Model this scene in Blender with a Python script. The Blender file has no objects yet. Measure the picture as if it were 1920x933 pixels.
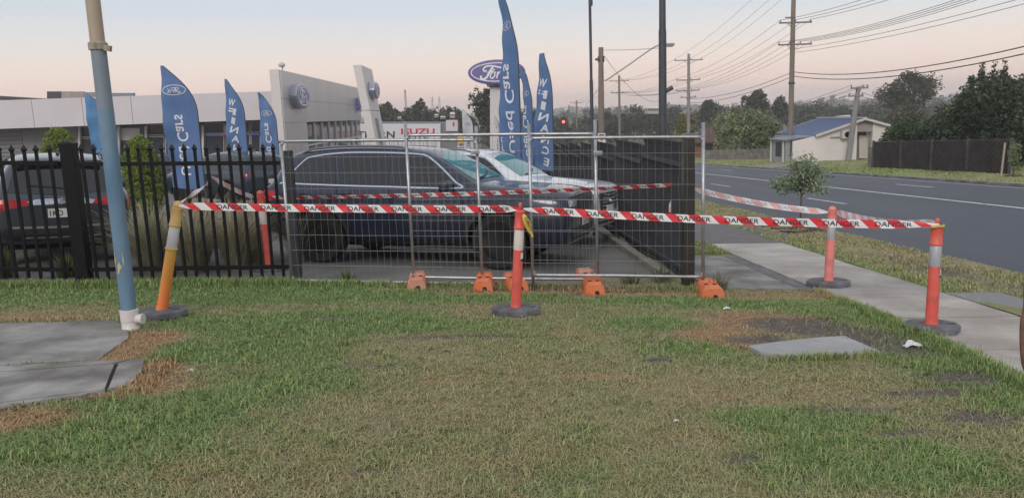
import bpy, bmesh, math, random
import numpy as np
from mathutils import Matrix, Vector, Euler, noise
from mathutils.bvhtree import BVHTree
R = math.radians
random.seed(7); rng = np.random.default_rng(7)
SC = bpy.context.scene; COL = SC.collection
# ------------------------------------------------------------------ camera
EYE = Vector((0, 0, 1.65)); FPX = 1500.0; YAW = R(2.06); PIT = R(9.5); ROLL = R(2.0); SLOPE = 0.04078
F_ = Vector((math.sin(YAW)*math.cos(PIT), math.cos(YAW)*math.cos(PIT), -math.sin(PIT)))
R0 = Vector((math.cos(YAW), -math.sin(YAW), 0)); U0 = R0.cross(F_)
R_ = R0*math.cos(ROLL)-U0*math.sin(ROLL); U_ = U0*math.cos(ROLL)+R0*math.sin(ROLL)
cd = bpy.data.cameras.new('camera'); cam = bpy.data.objects.new('camera', cd); COL.objects.link(cam)
mw = Matrix((R_, U_, -F_)).transposed().to_4x4(); mw.translation = EYE
cam.matrix_world = mw
cd.sensor_width = 36; cd.lens = 36*FPX/1920; cd.clip_start = .05; cd.clip_end = 9000
SC.camera = cam
# ------------------------------------------------------------------ sky, sun, exposure (dusk, sun just down behind the camera)
SUN_EL, SUN_ROT = R(30), R(200)
W = bpy.data.worlds.new('World'); SC.world = W; W.use_nodes = True
nt = W.node_tree; nt.nodes.clear()
wo = nt.nodes.new('ShaderNodeOutputWorld'); bg = nt.nodes.new('ShaderNodeBackground')
sky = nt.nodes.new('ShaderNodeTexSky'); sky.sky_type = 'NISHITA'; sky.sun_disc = False
sky.sun_elevation = SUN_EL; sky.sun_rotation = SUN_ROT
tc = nt.nodes.new('ShaderNodeTexCoord'); sx = nt.nodes.new('ShaderNodeSeparateXYZ')
rp = nt.nodes.new('ShaderNodeValToRGB'); mx = nt.nodes.new('ShaderNodeMix'); mx.data_type = 'RGBA'
nt.links.new(tc.outputs['Generated'], sx.inputs[0]); nt.links.new(sx.outputs['Z'], rp.inputs[0])
def lin(r, g, b):
    f = lambda c: (c/255/12.92 if c/255 <= .04045 else ((c/255+.055)/1.055)**2.4)
    return (f(r), f(g), f(b), 1)
el = rp.color_ramp.elements
stops = [(0.0, (220, 194, 194)), (.015, (230, 200, 194)), (.035, (234, 206, 195)), (.065, (229, 211, 201)), (.095, (215, 210, 208)),
         (.13, (197, 203, 211)), (.18, (196, 201, 208)), (.35, (196, 199, 205)), (1.0, (195, 198, 203))]
el[0].position, el[0].color = stops[0][0], lin(*stops[0][1]); el[1].position, el[1].color = stops[-1][0], lin(*stops[-1][1])
for p, c in stops[1:-1]:
    e = el.new(p); e.color = lin(*c)
sc_ = nt.nodes.new('ShaderNodeVectorMath'); sc_.operation = 'SCALE'; sc_.inputs['Scale'].default_value = .12
nt.links.new(sky.outputs[0], sc_.inputs[0])
mx.inputs[0].default_value = .08
nt.links.new(rp.outputs[0], mx.inputs['A']); nt.links.new(sc_.outputs[0], mx.inputs['B'])
nt.links.new(mx.outputs['Result'], bg.inputs['Color']); bg.inputs['Strength'].default_value = .95
nt.links.new(bg.outputs[0], wo.inputs[0])
sl = bpy.data.lights.new('sun', 'SUN'); sl.energy = 1.0; sl.angle = R(20); sl.color = (1, .93, .86)
so = bpy.data.objects.new('sun', sl); COL.objects.link(so)
sd = Vector((math.sin(SUN_ROT)*math.cos(SUN_EL), math.cos(SUN_ROT)*math.cos(SUN_EL), math.sin(SUN_EL)))
so.rotation_euler = sd.to_track_quat('Z', 'Y').to_euler(); so.location = (-5, -10, 20)
SC.view_settings.view_transform = 'Standard'; SC.view_settings.look = 'None'; SC.view_settings.exposure = .38; SC.view_settings.gamma = 1
SC.render.engine = 'CYCLES'
SC.cycles.use_denoising = True; SC.cycles.max_bounces = 6; SC.cycles.diffuse_bounces = 2; SC.cycles.glossy_bounces = 3
SC.cycles.transparent_max_bounces = 12; SC.cycles.volume_bounces = 1
# ------------------------------------------------------------------ ground heights and photo-to-place helpers
GX = [-60, -12, 7.0, 14, 21, 200]; GZ = [.36, .36, -.21, -.02, -.12, -.12]
YP = [-60, 100, 140, 260, 500, 900, 1400]; YZ = [60*SLOPE, -100*SLOPE, -4.9, -5.6, -5.0, -3.5, -2]
def gz(x, y): return float(np.interp(y, YP, YZ)+np.interp(x, GX, GZ))
def ray(px, py): return F_+R_*((px-960)/FPX)-U_*((py-466.5)/FPX)
def at(px, py, Y):
    r = ray(px, py); return EYE+r*(Y/r.y)
def atX(px, py, X):
    r = ray(px, py); return EYE+r*(X/r.x)
def G(px, py):
    r = ray(px, py); t0 = 1.0; t = 1.0
    while t < 900:
        p = EYE+r*t
        if p.z < gz(p.x, p.y): break
        t0 = t; t *= 1.01
    for _ in range(30):
        m = (t0+t)/2; p = EYE+r*m
        if p.z < gz(p.x, p.y): t = m
        else: t0 = m
    return EYE+r*t
def onG(x, y, dz=0): return Vector((x, y, gz(x, y)+dz))
# ------------------------------------------------------------------ materials
MATS = {}
def M(name, col, rough=.6, metal=0, var=.12, vscale=6, bump=0, bscale=60, col2=None, spec=.5, coat=0, detail=4, stretch=None, thr=None, trans=0):
    if name in MATS: return MATS[name]
    m = bpy.data.materials.new(name); m.use_nodes = True; n = m.node_tree; b = n.nodes['Principled BSDF']
    b.inputs['Roughness'].default_value = rough; b.inputs['Metallic'].default_value = metal
    b.inputs['Specular IOR Level'].default_value = spec; b.inputs['Coat Weight'].default_value = coat; b.inputs['Coat Roughness'].default_value = .06
    b.inputs['Base Color'].default_value = (*col, 1)
    if trans: b.inputs['Transmission Weight'].default_value = trans
    if var or col2 or bump:
        t = n.nodes.new('ShaderNodeTexCoord'); mp = n.nodes.new('ShaderNodeMapping')
        n.links.new(t.outputs['Object'], mp.inputs[0])
        if stretch: mp.inputs['Scale'].default_value = stretch
        ns = n.nodes.new('ShaderNodeTexNoise'); ns.inputs['Scale'].default_value = vscale; ns.inputs['Detail'].default_value = detail
        n.links.new(mp.outputs[0], ns.inputs[0])
        cr = n.nodes.new('ShaderNodeValToRGB'); lo, hi = thr or (.3, .7)
        cr.color_ramp.elements[0].position = lo; cr.color_ramp.elements[1].position = hi
        c2 = col2 or tuple(min(1, c*(1+var)) for c in col); c1 = col if col2 else tuple(c*(1-var) for c in col)
        cr.color_ramp.elements[0].color = (*c1, 1); cr.color_ramp.elements[1].color = (*c2, 1)
        n.links.new(ns.outputs[0], cr.inputs[0]); n.links.new(cr.outputs[0], b.inputs['Base Color'])
        if bump:
            n2 = n.nodes.new('ShaderNodeTexNoise'); n2.inputs['Scale'].default_value = bscale; n2.inputs['Detail'].default_value = 5
            n.links.new(mp.outputs[0], n2.inputs[0]); bp = n.nodes.new('ShaderNodeBump'); bp.inputs['Strength'].default_value = bump
            bp.inputs['Distance'].default_value = .02
            n.links.new(n2.outputs[0], bp.inputs['Height']); n.links.new(bp.outputs[0], b.inputs['Normal'])
    MATS[name] = m; return m
def stain(m, scale=.9, dark=.62, lo=.42, hi=.62, stretch=None):
    """irregular dirt and wear multiplied over a material's own colour"""
    n = m.node_tree; b = n.nodes['Principled BSDF']; lk = b.inputs['Base Color'].links
    t = n.nodes.new('ShaderNodeTexCoord'); mp = n.nodes.new('ShaderNodeMapping'); n.links.new(t.outputs['Object'], mp.inputs[0])
    if stretch: mp.inputs['Scale'].default_value = stretch
    ns = n.nodes.new('ShaderNodeTexNoise'); ns.inputs['Scale'].default_value = scale; ns.inputs['Detail'].default_value = 9; ns.inputs['Roughness'].default_value = .65; n.links.new(mp.outputs[0], ns.inputs[0])
    cr = n.nodes.new('ShaderNodeValToRGB'); cr.color_ramp.elements[0].position = lo; cr.color_ramp.elements[1].position = hi
    cr.color_ramp.elements[0].color = (dark, dark*.97, dark*.93, 1); cr.color_ramp.elements[1].color = (1, 1, 1, 1); n.links.new(ns.outputs[0], cr.inputs[0])
    x = n.nodes.new('ShaderNodeMix'); x.data_type = 'RGBA'; x.blend_type = 'MULTIPLY'; x.inputs[0].default_value = 1
    if lk: n.links.new(lk[0].from_socket, x.inputs['A'])
    else: x.inputs['A'].default_value = b.inputs['Base Color'].default_value
    n.links.new(cr.outputs[0], x.inputs['B']); n.links.new(x.outputs['Result'], b.inputs['Base Color']); return m
def Mcol(name, rough=.8, trans=0, spec=.3, attr='Col'):
    """colour carried per face by the thing itself (leaf and blade colours)"""
    if name in MATS: return MATS[name]
    m = bpy.data.materials.new(name); m.use_nodes = True; n = m.node_tree; b = n.nodes['Principled BSDF']
    a = n.nodes.new('ShaderNodeAttribute'); a.attribute_name = attr
    n.links.new(a.outputs['Color'], b.inputs['Base Color']); b.inputs['Roughness'].default_value = rough
    b.inputs['Specular IOR Level'].default_value = spec
    MATS[name] = m; return m
def emit(name, col, s):
    m = bpy.data.materials.new(name); m.use_nodes = True; b = m.node_tree.nodes['Principled BSDF']
    b.inputs['Base Color'].default_value = (*col, 1); b.inputs['Emission Color'].default_value = (*col, 1); b.inputs['Emission Strength'].default_value = s
    return m
# ------------------------------------------------------------------ object helpers
def tag(o, label=None, cat=None, group=None, kind=None):
    if label: o['label'] = label
    if cat: o['category'] = cat
    if group: o['group'] = group
    if kind: o['kind'] = kind
    return o
def thing(name, label, cat, loc=(0, 0, 0), rz=0, group=None):
    o = bpy.data.objects.new(name, None); COL.objects.link(o); o.location = loc; o.rotation_euler = (0, 0, rz); o.empty_display_size = .1
    return tag(o, label, cat, group)
def copy_tree(o, parent=None):
    c = o.copy(); COL.objects.link(c); c.parent = parent
    for ch in list(o.children): copy_tree(ch, c)
    return c
class MB:
    def __init__(s): s.v = []; s.f = []; s.mi = []
    def add(s, vs, fs, mi=0):
        b = len(s.v); s.v += [Vector(p) for p in vs]; s.f += [tuple(i+b for i in f) for f in fs]; s.mi += [mi]*len(fs); return s
    def box(s, c, d, rot=None, bev=0, mi=0):
        x, y, z = d[0]/2, d[1]/2, d[2]/2; c = Vector(c); rot = rot or Matrix.Identity(3)
        if rot.__class__ is Euler: rot = rot.to_matrix()
        if bev <= 0:
            vs = [(-x,-y,-z),(x,-y,-z),(x,y,-z),(-x,y,-z),(-x,-y,z),(x,-y,z),(x,y,z),(-x,y,z)]
            fs = [(0,3,2,1),(4,5,6,7),(0,1,5,4),(1,2,6,5),(2,3,7,6),(3,0,4,7)]
        else:
            b = bm_box(x, y, z, bev); vs, fs = b
        return s.add([rot@Vector(p)+c for p in vs], fs, mi)
    def beam(s, a, b, w, h, up=(0, 0, 1), mi=0):
        a = Vector(a); b = Vector(b); d = (b-a); L = d.length; d.normalize(); u = Vector(up)
        sd_ = d.cross(u); sd_.normalize(); u2 = sd_.cross(d)
        rot = Matrix((d, sd_, u2)).transposed()
        return s.box((a+b)/2, (L, w, h), rot, mi=mi)
    def tube(s, pts, r, n=8, cap=True, mi=0):
        pts = [Vector(p) for p in pts]; m = len(pts); rs = r if isinstance(r, (list, tuple)) else [r]*m
        vs = []; prev = None
        for i, p in enumerate(pts):
            t = (pts[min(i+1, m-1)]-pts[max(i-1, 0)]).normalized()
            a = prev-t*prev.dot(t) if prev is not None else (Vector((0, 0, 1)) if abs(t.z) < .9 else Vector((1, 0, 0)))
            if prev is None: a = a-t*a.dot(t)
            a.normalize(); prev = a; b = t.cross(a)
            for k in range(n):
                an = 2*math.pi*k/n; vs.append(p+(a*math.cos(an)+b*math.sin(an))*rs[i])
        fs = [(i*n+k, i*n+(k+1) % n, (i+1)*n+(k+1) % n, (i+1)*n+k) for i in range(m-1) for k in range(n)]
        if cap: fs += [tuple(reversed(range(n))), tuple((m-1)*n+k for k in range(n))]
        return s.add(vs, fs, mi)
    def lathe(s, prof, n=20, c=(0, 0, 0), rot=None, mi=0):
        c = Vector(c); rot = rot or Matrix.Identity(3); vs = []; m = len(prof)
        for r, z in prof:
            for k in range(n):
                a = 2*math.pi*k/n; vs.append(rot@Vector((r*math.cos(a), r*math.sin(a), z))+c)
        fs = [(i*n+k, i*n+(k+1) % n, (i+1)*n+(k+1) % n, (i+1)*n+k) for i in range(m-1) for k in range(n)]
        if prof[0][0] > 1e-5: fs.append(tuple(reversed(range(n))))
        if prof[-1][0] > 1e-5: fs.append(tuple((m-1)*n+k for k in range(n)))
        return s.add(vs, fs, mi)
    def prism(s, poly, ax, th, mi=0):
        """poly of 2D points, ax(u, v, w) -> 3D, extruded w from 0 to th"""
        n = len(poly); vs = [ax(u, v, 0) for u, v in poly]+[ax(u, v, th) for u, v in poly]
        fs = [tuple(range(n)), tuple(reversed(range(n, 2*n)))]+[(i, i+n, (i+1) % n+n, (i+1) % n) for i in range(n)]
        return s.add(vs, fs, mi)
    def build(s, name, mat, parent=None, smooth=False, world=False, recalc=True):
        vs = s.v
        if world and parent is not None:
            pm = parent.matrix_basis.copy(); pp = parent.parent
            while pp is not None: pm = pp.matrix_basis @ pm; pp = pp.parent
            inv = pm.inverted(); vs = [inv@v for v in vs]
        me = bpy.data.meshes.new(name); me.from_pydata(vs, [], s.f)
        if recalc:
            bm = bmesh.new(); bm.from_mesh(me); bmesh.ops.recalc_face_normals(bm, faces=bm.faces); bm.to_mesh(me); bm.free()
        for m in (mat if isinstance(mat, (list, tuple)) else [mat]): me.materials.append(m)
        if any(s.mi): me.polygons.foreach_set('material_index', s.mi)
        if smooth: me.shade_smooth(); 
        if smooth == 'auto': me.set_sharp_from_angle(angle=R(40))
        o = bpy.data.objects.new(name, me); COL.objects.link(o)
        if parent is not None: o.parent = parent
        return o
_bb = {}
def bm_box(x, y, z, bev):
    k = (round(x, 4), round(y, 4), round(z, 4), bev)
    if k not in _bb:
        bm = bmesh.new(); bmesh.ops.create_cube(bm, size=1); bmesh.ops.scale(bm, vec=(2*x, 2*y, 2*z), verts=bm.verts)
        bmesh.ops.bevel(bm, geom=bm.edges[:], offset=bev, segments=2, profile=.6, affect='EDGES')
        bm.verts.index_update(); _bb[k] = ([v.co.copy() for v in bm.verts], [tuple(v.index for v in f.verts) for f in bm.faces]); bm.free()
    return _bb[k]
def np_mesh(name, verts, faces_n, mat, cols=None, parent=None, per=3):
    """big meshes from numpy: verts (n,3), all faces `per`-sided over consecutive index array faces_n (m,per), cols per vertex (n,3)"""
    me = bpy.data.meshes.new(name); nv = len(verts); nf = len(faces_n)
    me.vertices.add(nv); me.vertices.foreach_set('co', np.ascontiguousarray(verts, dtype=np.float32).ravel())
    me.loops.add(nf*per); me.loops.foreach_set('vertex_index', np.ascontiguousarray(faces_n, dtype=np.int32).ravel())
    me.polygons.add(nf); me.polygons.foreach_set('loop_start', np.arange(nf, dtype=np.int32)*per)
    me.update(calc_edges=True)
    if cols is not None:
        a = me.color_attributes.new('Col', 'FLOAT_COLOR', 'POINT')
        a.data.foreach_set('color', np.concatenate([cols, np.ones((nv, 1))], 1).astype(np.float32).ravel())
    me.materials.append(mat)
    o = bpy.data.objects.new(name, me); COL.objects.link(o)
    if parent is not None: o.parent = parent
    return o
_txt = {}
def text2d(s, bold=0.0):
    """letters as flat 2D mesh, height about 1, left at 0"""
    if (s, bold) not in _txt:
        cu = bpy.data.curves.new('t', 'FONT'); cu.body = s; cu.size = 1.0; cu.offset = bold; cu.resolution_u = 3
        o = bpy.data.objects.new('t', cu); COL.objects.link(o)
        bpy.context.view_layer.update()
        me = bpy.data.meshes.new_from_object(o.evaluated_get(bpy.context.evaluated_depsgraph_get()))
        vs = np.array([v.co[:2] for v in me.vertices]); fs = [tuple(p.vertices) for p in me.polygons]
        bpy.data.objects.remove(o); bpy.data.curves.remove(cu); bpy.data.meshes.remove(me)
        vs[:, 0] -= vs[:, 0].min(); vs[:, 1] -= vs[:, 1].min(); h = vs[:, 1].max(); vs /= max(h, 1e-6)
        _txt[(s, bold)] = (vs, fs)
    return _txt[(s, bold)]
def catmull(pts, k=6, closed=False):
    P = [Vector((*p, 0)) if len(p) == 2 else Vector(p) for p in pts]; n = len(P); out = []
    rngs = range(n if closed else n-1)
    for i in rngs:
        p0 = P[(i-1) % n] if closed or i > 0 else P[0]; p1 = P[i]; p2 = P[(i+1) % n]; p3 = P[(i+2) % n] if closed or i+2 < n else P[-1]
        for j in range(k):
            t = j/k; out.append(.5*((2*p1)+(p2-p0)*t+(2*p0-5*p1+4*p2-p3)*t*t+(3*p1-p0-3*p2+p3)*t**3))
    if not closed: out.append(P[-1])
    return out
def ribbon(pts, w, closed=False):
    """flat 2D ribbon along 2D points -> verts, quads"""
    n = len(pts); vs = []
    for i in range(n):
        a = pts[(i-1) % n] if closed or i > 0 else pts[i]; b = pts[(i+1) % n] if closed or i < n-1 else pts[i]
        d = (b-a); d.normalize(); q = Vector((-d.y, d.x, 0)); ww = (w[i] if isinstance(w, list) else w)/2
        vs += [(pts[i]+q*ww)[:2], (pts[i]-q*ww)[:2]]
    m = n if closed else n-1
    return vs, [(2*i, 2*i+1, 2*((i+1) % n)+1, 2*((i+1) % n)) for i in range(m)]
_script = [([(660,200),(600,210),(520,190),(440,184),(385,198),(356,232),(374,256),(404,246)], 22),
           ([(500,200),(470,235),(435,285),(400,338),(352,362),(318,348),(324,312)], 30), ([(415,272),(470,262),(510,240),(520,226)], 15),
           ([(512,268),(478,276),(456,318),(466,350),(496,344),(522,308),(512,268),(540,282)], 19), ([(572,268),(556,312),(546,354)], 22), ([(556,312),(586,276),(618,270),(634,288)], 19),
           ([(728,270),(690,268),(656,300),(650,336),(672,354),(706,330),(730,280)], 20), ([(770,196),(744,250),(722,322),(734,352),(768,338),(790,318)], 20)]
def logo_strokes():
    """the flowing script of the oval badge, unit half-width 1"""
    out = []
    for p, w in _script:
        q = [((x-550)/410, (270-y)/410) for x, y in p]; out.append(ribbon(catmull(q, 5), w/410))
    return out
def ellipse2(a, b, n=40): return [(a*math.cos(2*math.pi*k/n), b*math.sin(2*math.pi*k/n)) for k in range(n)]
# ================================================================== the setting: ground, road, paths
def sheet(name, xs, ys, dz, mat, hf=None, cols=None, kind='structure'):
    xs = np.asarray(xs, float); ys = np.asarray(ys, float)
    XX, YY = np.meshgrid(xs, ys); Z = np.interp(YY, YP, YZ)+np.interp(XX, GX, GZ)+dz
    if hf is not None: Z = Z+hf(XX, YY)
    V = np.stack([XX, YY, Z], -1).reshape(-1, 3); nx, ny = len(xs), len(ys)
    i, j = np.meshgrid(np.arange(nx-1), np.arange(ny-1)); a = (j*nx+i).ravel()
    Fq = np.stack([a, a+1, a+1+nx, a+nx], 1)
    o = np_mesh(name, V, Fq, mat, cols(XX, YY).reshape(-1, 3) if cols else None, per=4)
    tag(o, kind=kind); return o
def pslab(mb, poly, dz, depth):
    n = len(poly); t = [onG(x, y, dz) for x, y in poly]; b = [onG(x, y, dz-depth) for x, y in poly]
    mb.add(t+b, [tuple(range(n)), tuple(reversed(range(n, 2*n)))]+[(i, i+n, (i+1) % n+n, (i+1) % n) for i in range(n)]); return mb
m_field = M('field_grass', (.075, .085, .035), .95, var=0, vscale=.35, col2=(.16, .14, .07), bump=.4, bscale=14)
ground = sheet('ground', sorted(set(GX+list(np.linspace(-60, 60, 31))+[-1400, -600, -200, 400, 900, 1500])),
      sorted(set(YP+list(np.linspace(-20, 160, 46))+[200, 320, 400, 700, 1200])), 0, m_field)
# yard of the dealership and road
m_yard = M('yard_asphalt', (.13, .128, .128), .85, var=0, vscale=1.3, col2=(.2, .19, .175), bump=.25, bscale=90, detail=6)
yard = sheet('car_yard', [-48, -12, 0, 2.5], [9.72, 14, 30, 50, 74], .012, m_yard)
m_road = M('road_asphalt', (.038, .047, .072), .55, var=0, vscale=.8, col2=(.06, .068, .092), bump=.3, bscale=120, stretch=(1.6, .06, 1), detail=8)
road = sheet('road', [6.8, 7.0, 8.5, 10, 12, 14, 16.1], list(np.linspace(-20, 160, 40)), .02, m_road,
             hf=lambda X, Y: .012*np.sin(X*2.1)*np.sin(Y*.3)*.3)
m_white = M('road_paint', (.62, .64, .66), .7, var=.2, vscale=14)
def paint(x, y0, y1, w=.1):
    o = sheet('lane_line', [x-w/2, x+w/2], list(np.linspace(y0, y1, max(2, int((y1-y0)/5)))), .0275, m_white); o.parent = road
    for k in ('kind',): del o[k]
paint(11.8, -8, 130, .13)
for y in range(-6, 13): paint(9.53, 20.5+(y-0)*9.8, 23.0+(y-0)*9.8)
for y in range(-6, 11): paint(13.77, 23.8+y*9.8, 26.0+y*9.8)
paint(15.5, 20, 130, .1)
# footpath of separate slabs
m_conc = M('path_concrete', (.42, .388, .36), .9, var=0, vscale=2.2, col2=(.51, .475, .44), bump=.2, bscale=150, detail=8)
m_concd = M('grey_concrete', (.20, .193, .185), .9, var=0, vscale=2.4, col2=(.38, .37, .36), bump=.25, bscale=120, detail=8, thr=(.35, .65))
m_joint = M('damp_soil', (.045, .038, .032), .95, var=.4, vscale=30)
m_concs = [m_conc, M('path_concrete_grey', (.36, .345, .33), .9, var=0, vscale=1.7, col2=(.47, .45, .43), bump=.2, bscale=150, detail=8), M('path_concrete_pale', (.43, .405, .385), .9, var=0, vscale=2.8, col2=(.52, .495, .47), bump=.2, bscale=150, detail=8)]
stain(m_road, .5, .72, .40, .66, (1.2, .12, 1)); stain(m_white, 9, .55, .36, .55); stain(m_concd, 1.3, .66); stain(m_concd, 14, .72, .30, .42)
for m_ in m_concs: stain(m_, 1.1, .76); stain(m_, 16, .72, .28, .40)
path = sheet('footpath', [3.84, 5.08], list(np.linspace(-6, 40, 30)), .006, m_joint)
ed = [1.2+1.21*k for k in range(-4, 11)]
for k in range(len(ed)-1):
    t = random.uniform(-.004, .004)
    pslab(MB(), [(3.82+random.uniform(-.015, .01), ed[k]+.011), (5.1, ed[k]+.011), (5.1+random.uniform(-.01, .015), ed[k+1]-.011), (3.82, ed[k+1]-.011)], .032+t, .06).build('path_slab', m_concs[random.randrange(3)], path)
m_bit = M('old_bitumen', (.16, .15, .155), .9, var=.12, vscale=5, bump=.4, bscale=90)
bit = MB(); pslab(bit, [(2.6, 13.32), (5.2, 13.3), (6.7, 17.2), (6.7, 19.0), (2.6, 18.6)], .035, .05); tag(bit.build('bitumen_crossover', m_bit), kind='structure')
for k in range(12):
    y = 18.7+1.25*k
    pslab(MB(), [(3.82, y), (5.1, y), (5.1, y+1.24), (3.82, y+1.24)], .032, .06).build('path_slab', m_conc, path)
cro = MB(); pslab(cro, [(2.62, 8.98), (3.60, 8.86), (3.60, 11.72), (2.62, 11.86)], .03, .06); cro = tag(cro.build('concrete_crossover', m_concd), kind='structure')
pslab(MB(), [(3.615, 8.85), (3.80, 8.83), (3.80, 11.66), (3.615, 11.71)], .026, .06).build('edge_strip', M('dark_edging', (.15, .145, .15), .9, var=.3, vscale=9), cro)
# gutter beam under the temporary fence and verge paver pit
gut = MB(); pslab(gut, [(-2.2, 9.78), (-.8, 9.66), (.6, 9.42), (2.33, 9.12), (2.33, 9.42), (.6, 9.72), (-.8, 9.96), (-2.2, 10.06)], .03, .06)
tag(gut.build('concrete_edge_beam', M('beam_concrete', (.19, .18, .17), .9, var=.3, vscale=4, bump=.3)), kind='structure')
# slabs in the lawn on the left: driveway piece and service pit
drv = MB(); pslab(drv, [(-9, 7.35), (-4.6, 7.6), (-3.6, 7.66), (-3.3, 7.3), (-3.13, 6.9), (-3.1, 6.55), (-3.05, 6.16), (-3.9, 6.03), (-9, 5.75)], .035, .08)
drv = tag(drv.build('driveway_slab', m_concd), 'grey concrete driveway slab reaching in from the left edge behind the pit', 'concrete slab')
pit = thing('service_pit', 'grey concrete service pit with grooved lid in the lawn at the left edge', 'pit', onG(-3.2, 5.6))
outer = [(-6, 4.3), (-3.6, 4.86), (-3.1, 5.0), (-2.72, 5.24), (-2.5, 5.45), (-2.56, 5.8), (-2.68, 6.13), (-3.0, 6.12), (-3.9, 5.98), (-6, 5.65)]
pslab(MB(), outer, .025, .07).build('surround', m_joint, pit, world=True)
lid = [(-6, 4.66), (-3.18, 5.10), (-2.63, 5.35), (-2.86, 6.02), (-3.52, 5.84), (-6, 5.35)]
pslab(MB(), lid, .04, .04).build('lid', m_concd, pit, world=True)
rim = [((-2.60, 5.345), (-2.5, 5.45), (-2.56, 5.8), (-2.68, 6.13), (-2.78, 6.13), (-2.83, 6.03)), ((-6, 4.3), (-3.6, 4.86), (-3.1, 5.0), (-2.72, 5.24), (-2.62, 5.325), (-3.17, 5.075), (-6, 4.63)), ((-2.88, 6.04), (-2.80, 6.13), (-3.0, 6.12), (-3.9, 5.98), (-6, 5.65), (-6, 5.375), (-3.52, 5.865))]
for r_ in rim: pslab(MB(), r_, .042, .04).build('rim', m_concd, pit, world=True)
# pit lid in the bare earth on the right
pl2 = MB(); pslab(pl2, [(2.14, 6.27), (2.45, 6.4), (2.81, 6.51), (3.08, 6.56), (3.12, 5.98), (2.75, 5.93), (2.36, 5.93), (2.17, 6.06)], .036, .06)
tag(pl2.build('pit_cover', M('pit_concrete', (.36, .36, .37), .9, var=.13, vscale=4, bump=.2, bscale=130)), 'flat pale concrete pit cover set in bare earth beside the footpath', 'pit cover')
pv = thing('verge_pit', 'two rough grey concrete pit lids in the verge against the footpath', 'pit', onG(5.4, 7.9))
m_agg = M('exposed_aggregate', (.2, .2, .205), .95, var=0, vscale=60, col2=(.34, .335, .33), bump=.6, bscale=160)
pslab(MB(), [(5.115, 7.62), (5.72, 7.62), (5.72, 8.5), (5.115, 8.5)], .034, .06).build('lid', m_agg, pv, world=True)
pslab(MB(), [(5.115, 6.72), (5.72, 6.72), (5.72, 7.605), (5.115, 7.605)], .031, .06).build('lid', m_agg, pv, world=True)
tag(sheet('mulch_bed', [5.75, 6.1, 6.45, 6.75], list(np.linspace(14.9, 16.7, 12)), .035, M('mulch', (.055, .035, .025), .95, var=.5, vscale=40, bump=1, bscale=60), hf=lambda X, Y: .04*np.sin(X*9)*np.sin(Y*11)*np.cos(X*23)))
# ------------------------------------------------------------------ lawn: thatch sheet and blades, coloured by where it is green, dry or worn
def blob(X, Y, px, py, rx, ry):
    c = G(px, py); return np.exp(-(((X-c.x)/rx)**2+((Y-c.y)/ry)**2))
GREEN = [(440,610,1.1,.45),(430,665,.75,.5),(330,665,.5,.3),(560,610,.9,.35),(660,600,.8,.3),(200,545,2,.5),(480,550,1.6,.45),(0,560,1.5,.6),(640,560,1.2,.35),(880,560,1,.25),
         (170,800,.8,.3),(340,760,.7,.3),(80,850,.6,.3),(1230,565,.9,.2),(1400,572,.9,.22),(1560,590,.5,.3),(1620,600,.4,.25),(1760,680,.35,.5),(1850,735,.3,.5),(1700,640,.3,.3),(1550,800,.5,.2),
         (1640,860,.6,.22),(1480,790,.4,.2),(1330,650,.5,.3),(1280,610,.7,.25),(1750,900,.5,.2),(560,720,.4,.3),(780,615,.9,.25)]
BROWN = [(280,632,.35,.3),(250,665,.3,.25),(300,690,.25,.2),(262,640,.3,.3),(235,670,.25,.25),(310,700,.2,.15),(280,720,.25,.12),(1420,600,.5,.15),(1480,600,.4,.12),(20,600,.9,.16),(60,785,.7,.16),(0,805,.6,.18),(180,748,.5,.09),(250,733,.3,.1),(1050,548,.8,.13),(1250,556,1.0,.1),(1450,560,.8,.12),(1370,612,.35,.4),(1320,630,.3,.3),(1400,650,.3,.2),(900,552,.6,.1),(1600,560,.3,.1),(1120,710,.25,.06),(820,720,.2,.05)]
DIRT = [(1470,615,.28,.25),(1500,605,.4,.12),(1640,655,.2,.2),(1440,640,.15,.15),(1560,622,.35,.22),(1660,640,.28,.2),(1720,665,.14,.16),(1790,712,.2,.16),(1740,742,.28,.09),(1830,722,.16,.12),(1840,790,.25,.12),(1600,775,.28,.05),(1385,868,.12,.05),(850,636,.42,.06),(610,600,.22,.06),(670,690,.2,.04),(1235,645,.12,.05),(690,890,.07,.03),(1390,640,.14,.1),(1000,545,.8,.07),(1160,551,.6,.06),(280,705,.12,.05),(60,755,.4,.05),(1700,820,.2,.04)]
def nz(X, Y, s, seed=0): 
    f = lambda x, y: noise.noise((x*s+seed, y*s-seed, seed*.37))
    return np.vectorize(f)(X, Y)
def fields(X, Y):
    g = .30+.34*nz(X, Y, 1.1, 3)+.3*nz(X, Y, 4.2, 9); b = .12+.3*nz(X, Y, 1.9, 21)+.28*nz(X, Y, 6, 5); d = .02+.25*np.clip(nz(X, Y, 2.6, 40)-.25, 0, 1)
    for p in GREEN: w = blob(X, Y, *p); g = g+1.0*w; b = b-.6*w
    for p in BROWN: w = blob(X, Y, *p); b = b+1.0*w; g = g-.6*w
    for p in DIRT: d = d+1.25*blob(X, Y, *p)
    j = .55*nz(X, Y, 7, 61)+.5*nz(X, Y, 19, 13)
    return np.clip(g+.2*j, 0, 1), np.clip(b+.3*j, 0, 1), np.clip(d*(1+j), 0, 1)
CG1, CG2 = np.array((.115, .235, .065)), np.array((.27, .36, .12)); CS = np.array((.375, .325, .185)); CBR = np.array((.44, .27, .145)); CD = np.array((.165, .14, .122))
def mixc(g, b, d, u):
    g = g[..., None]; b = b[..., None]; d = d[..., None]; u = u[..., None]
    c = CS*(1-g)+(CG1*(1-u)+CG2*u)*g; c = c*(1-b)+CBR*b; return c*(1-d)+CD*d
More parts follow.
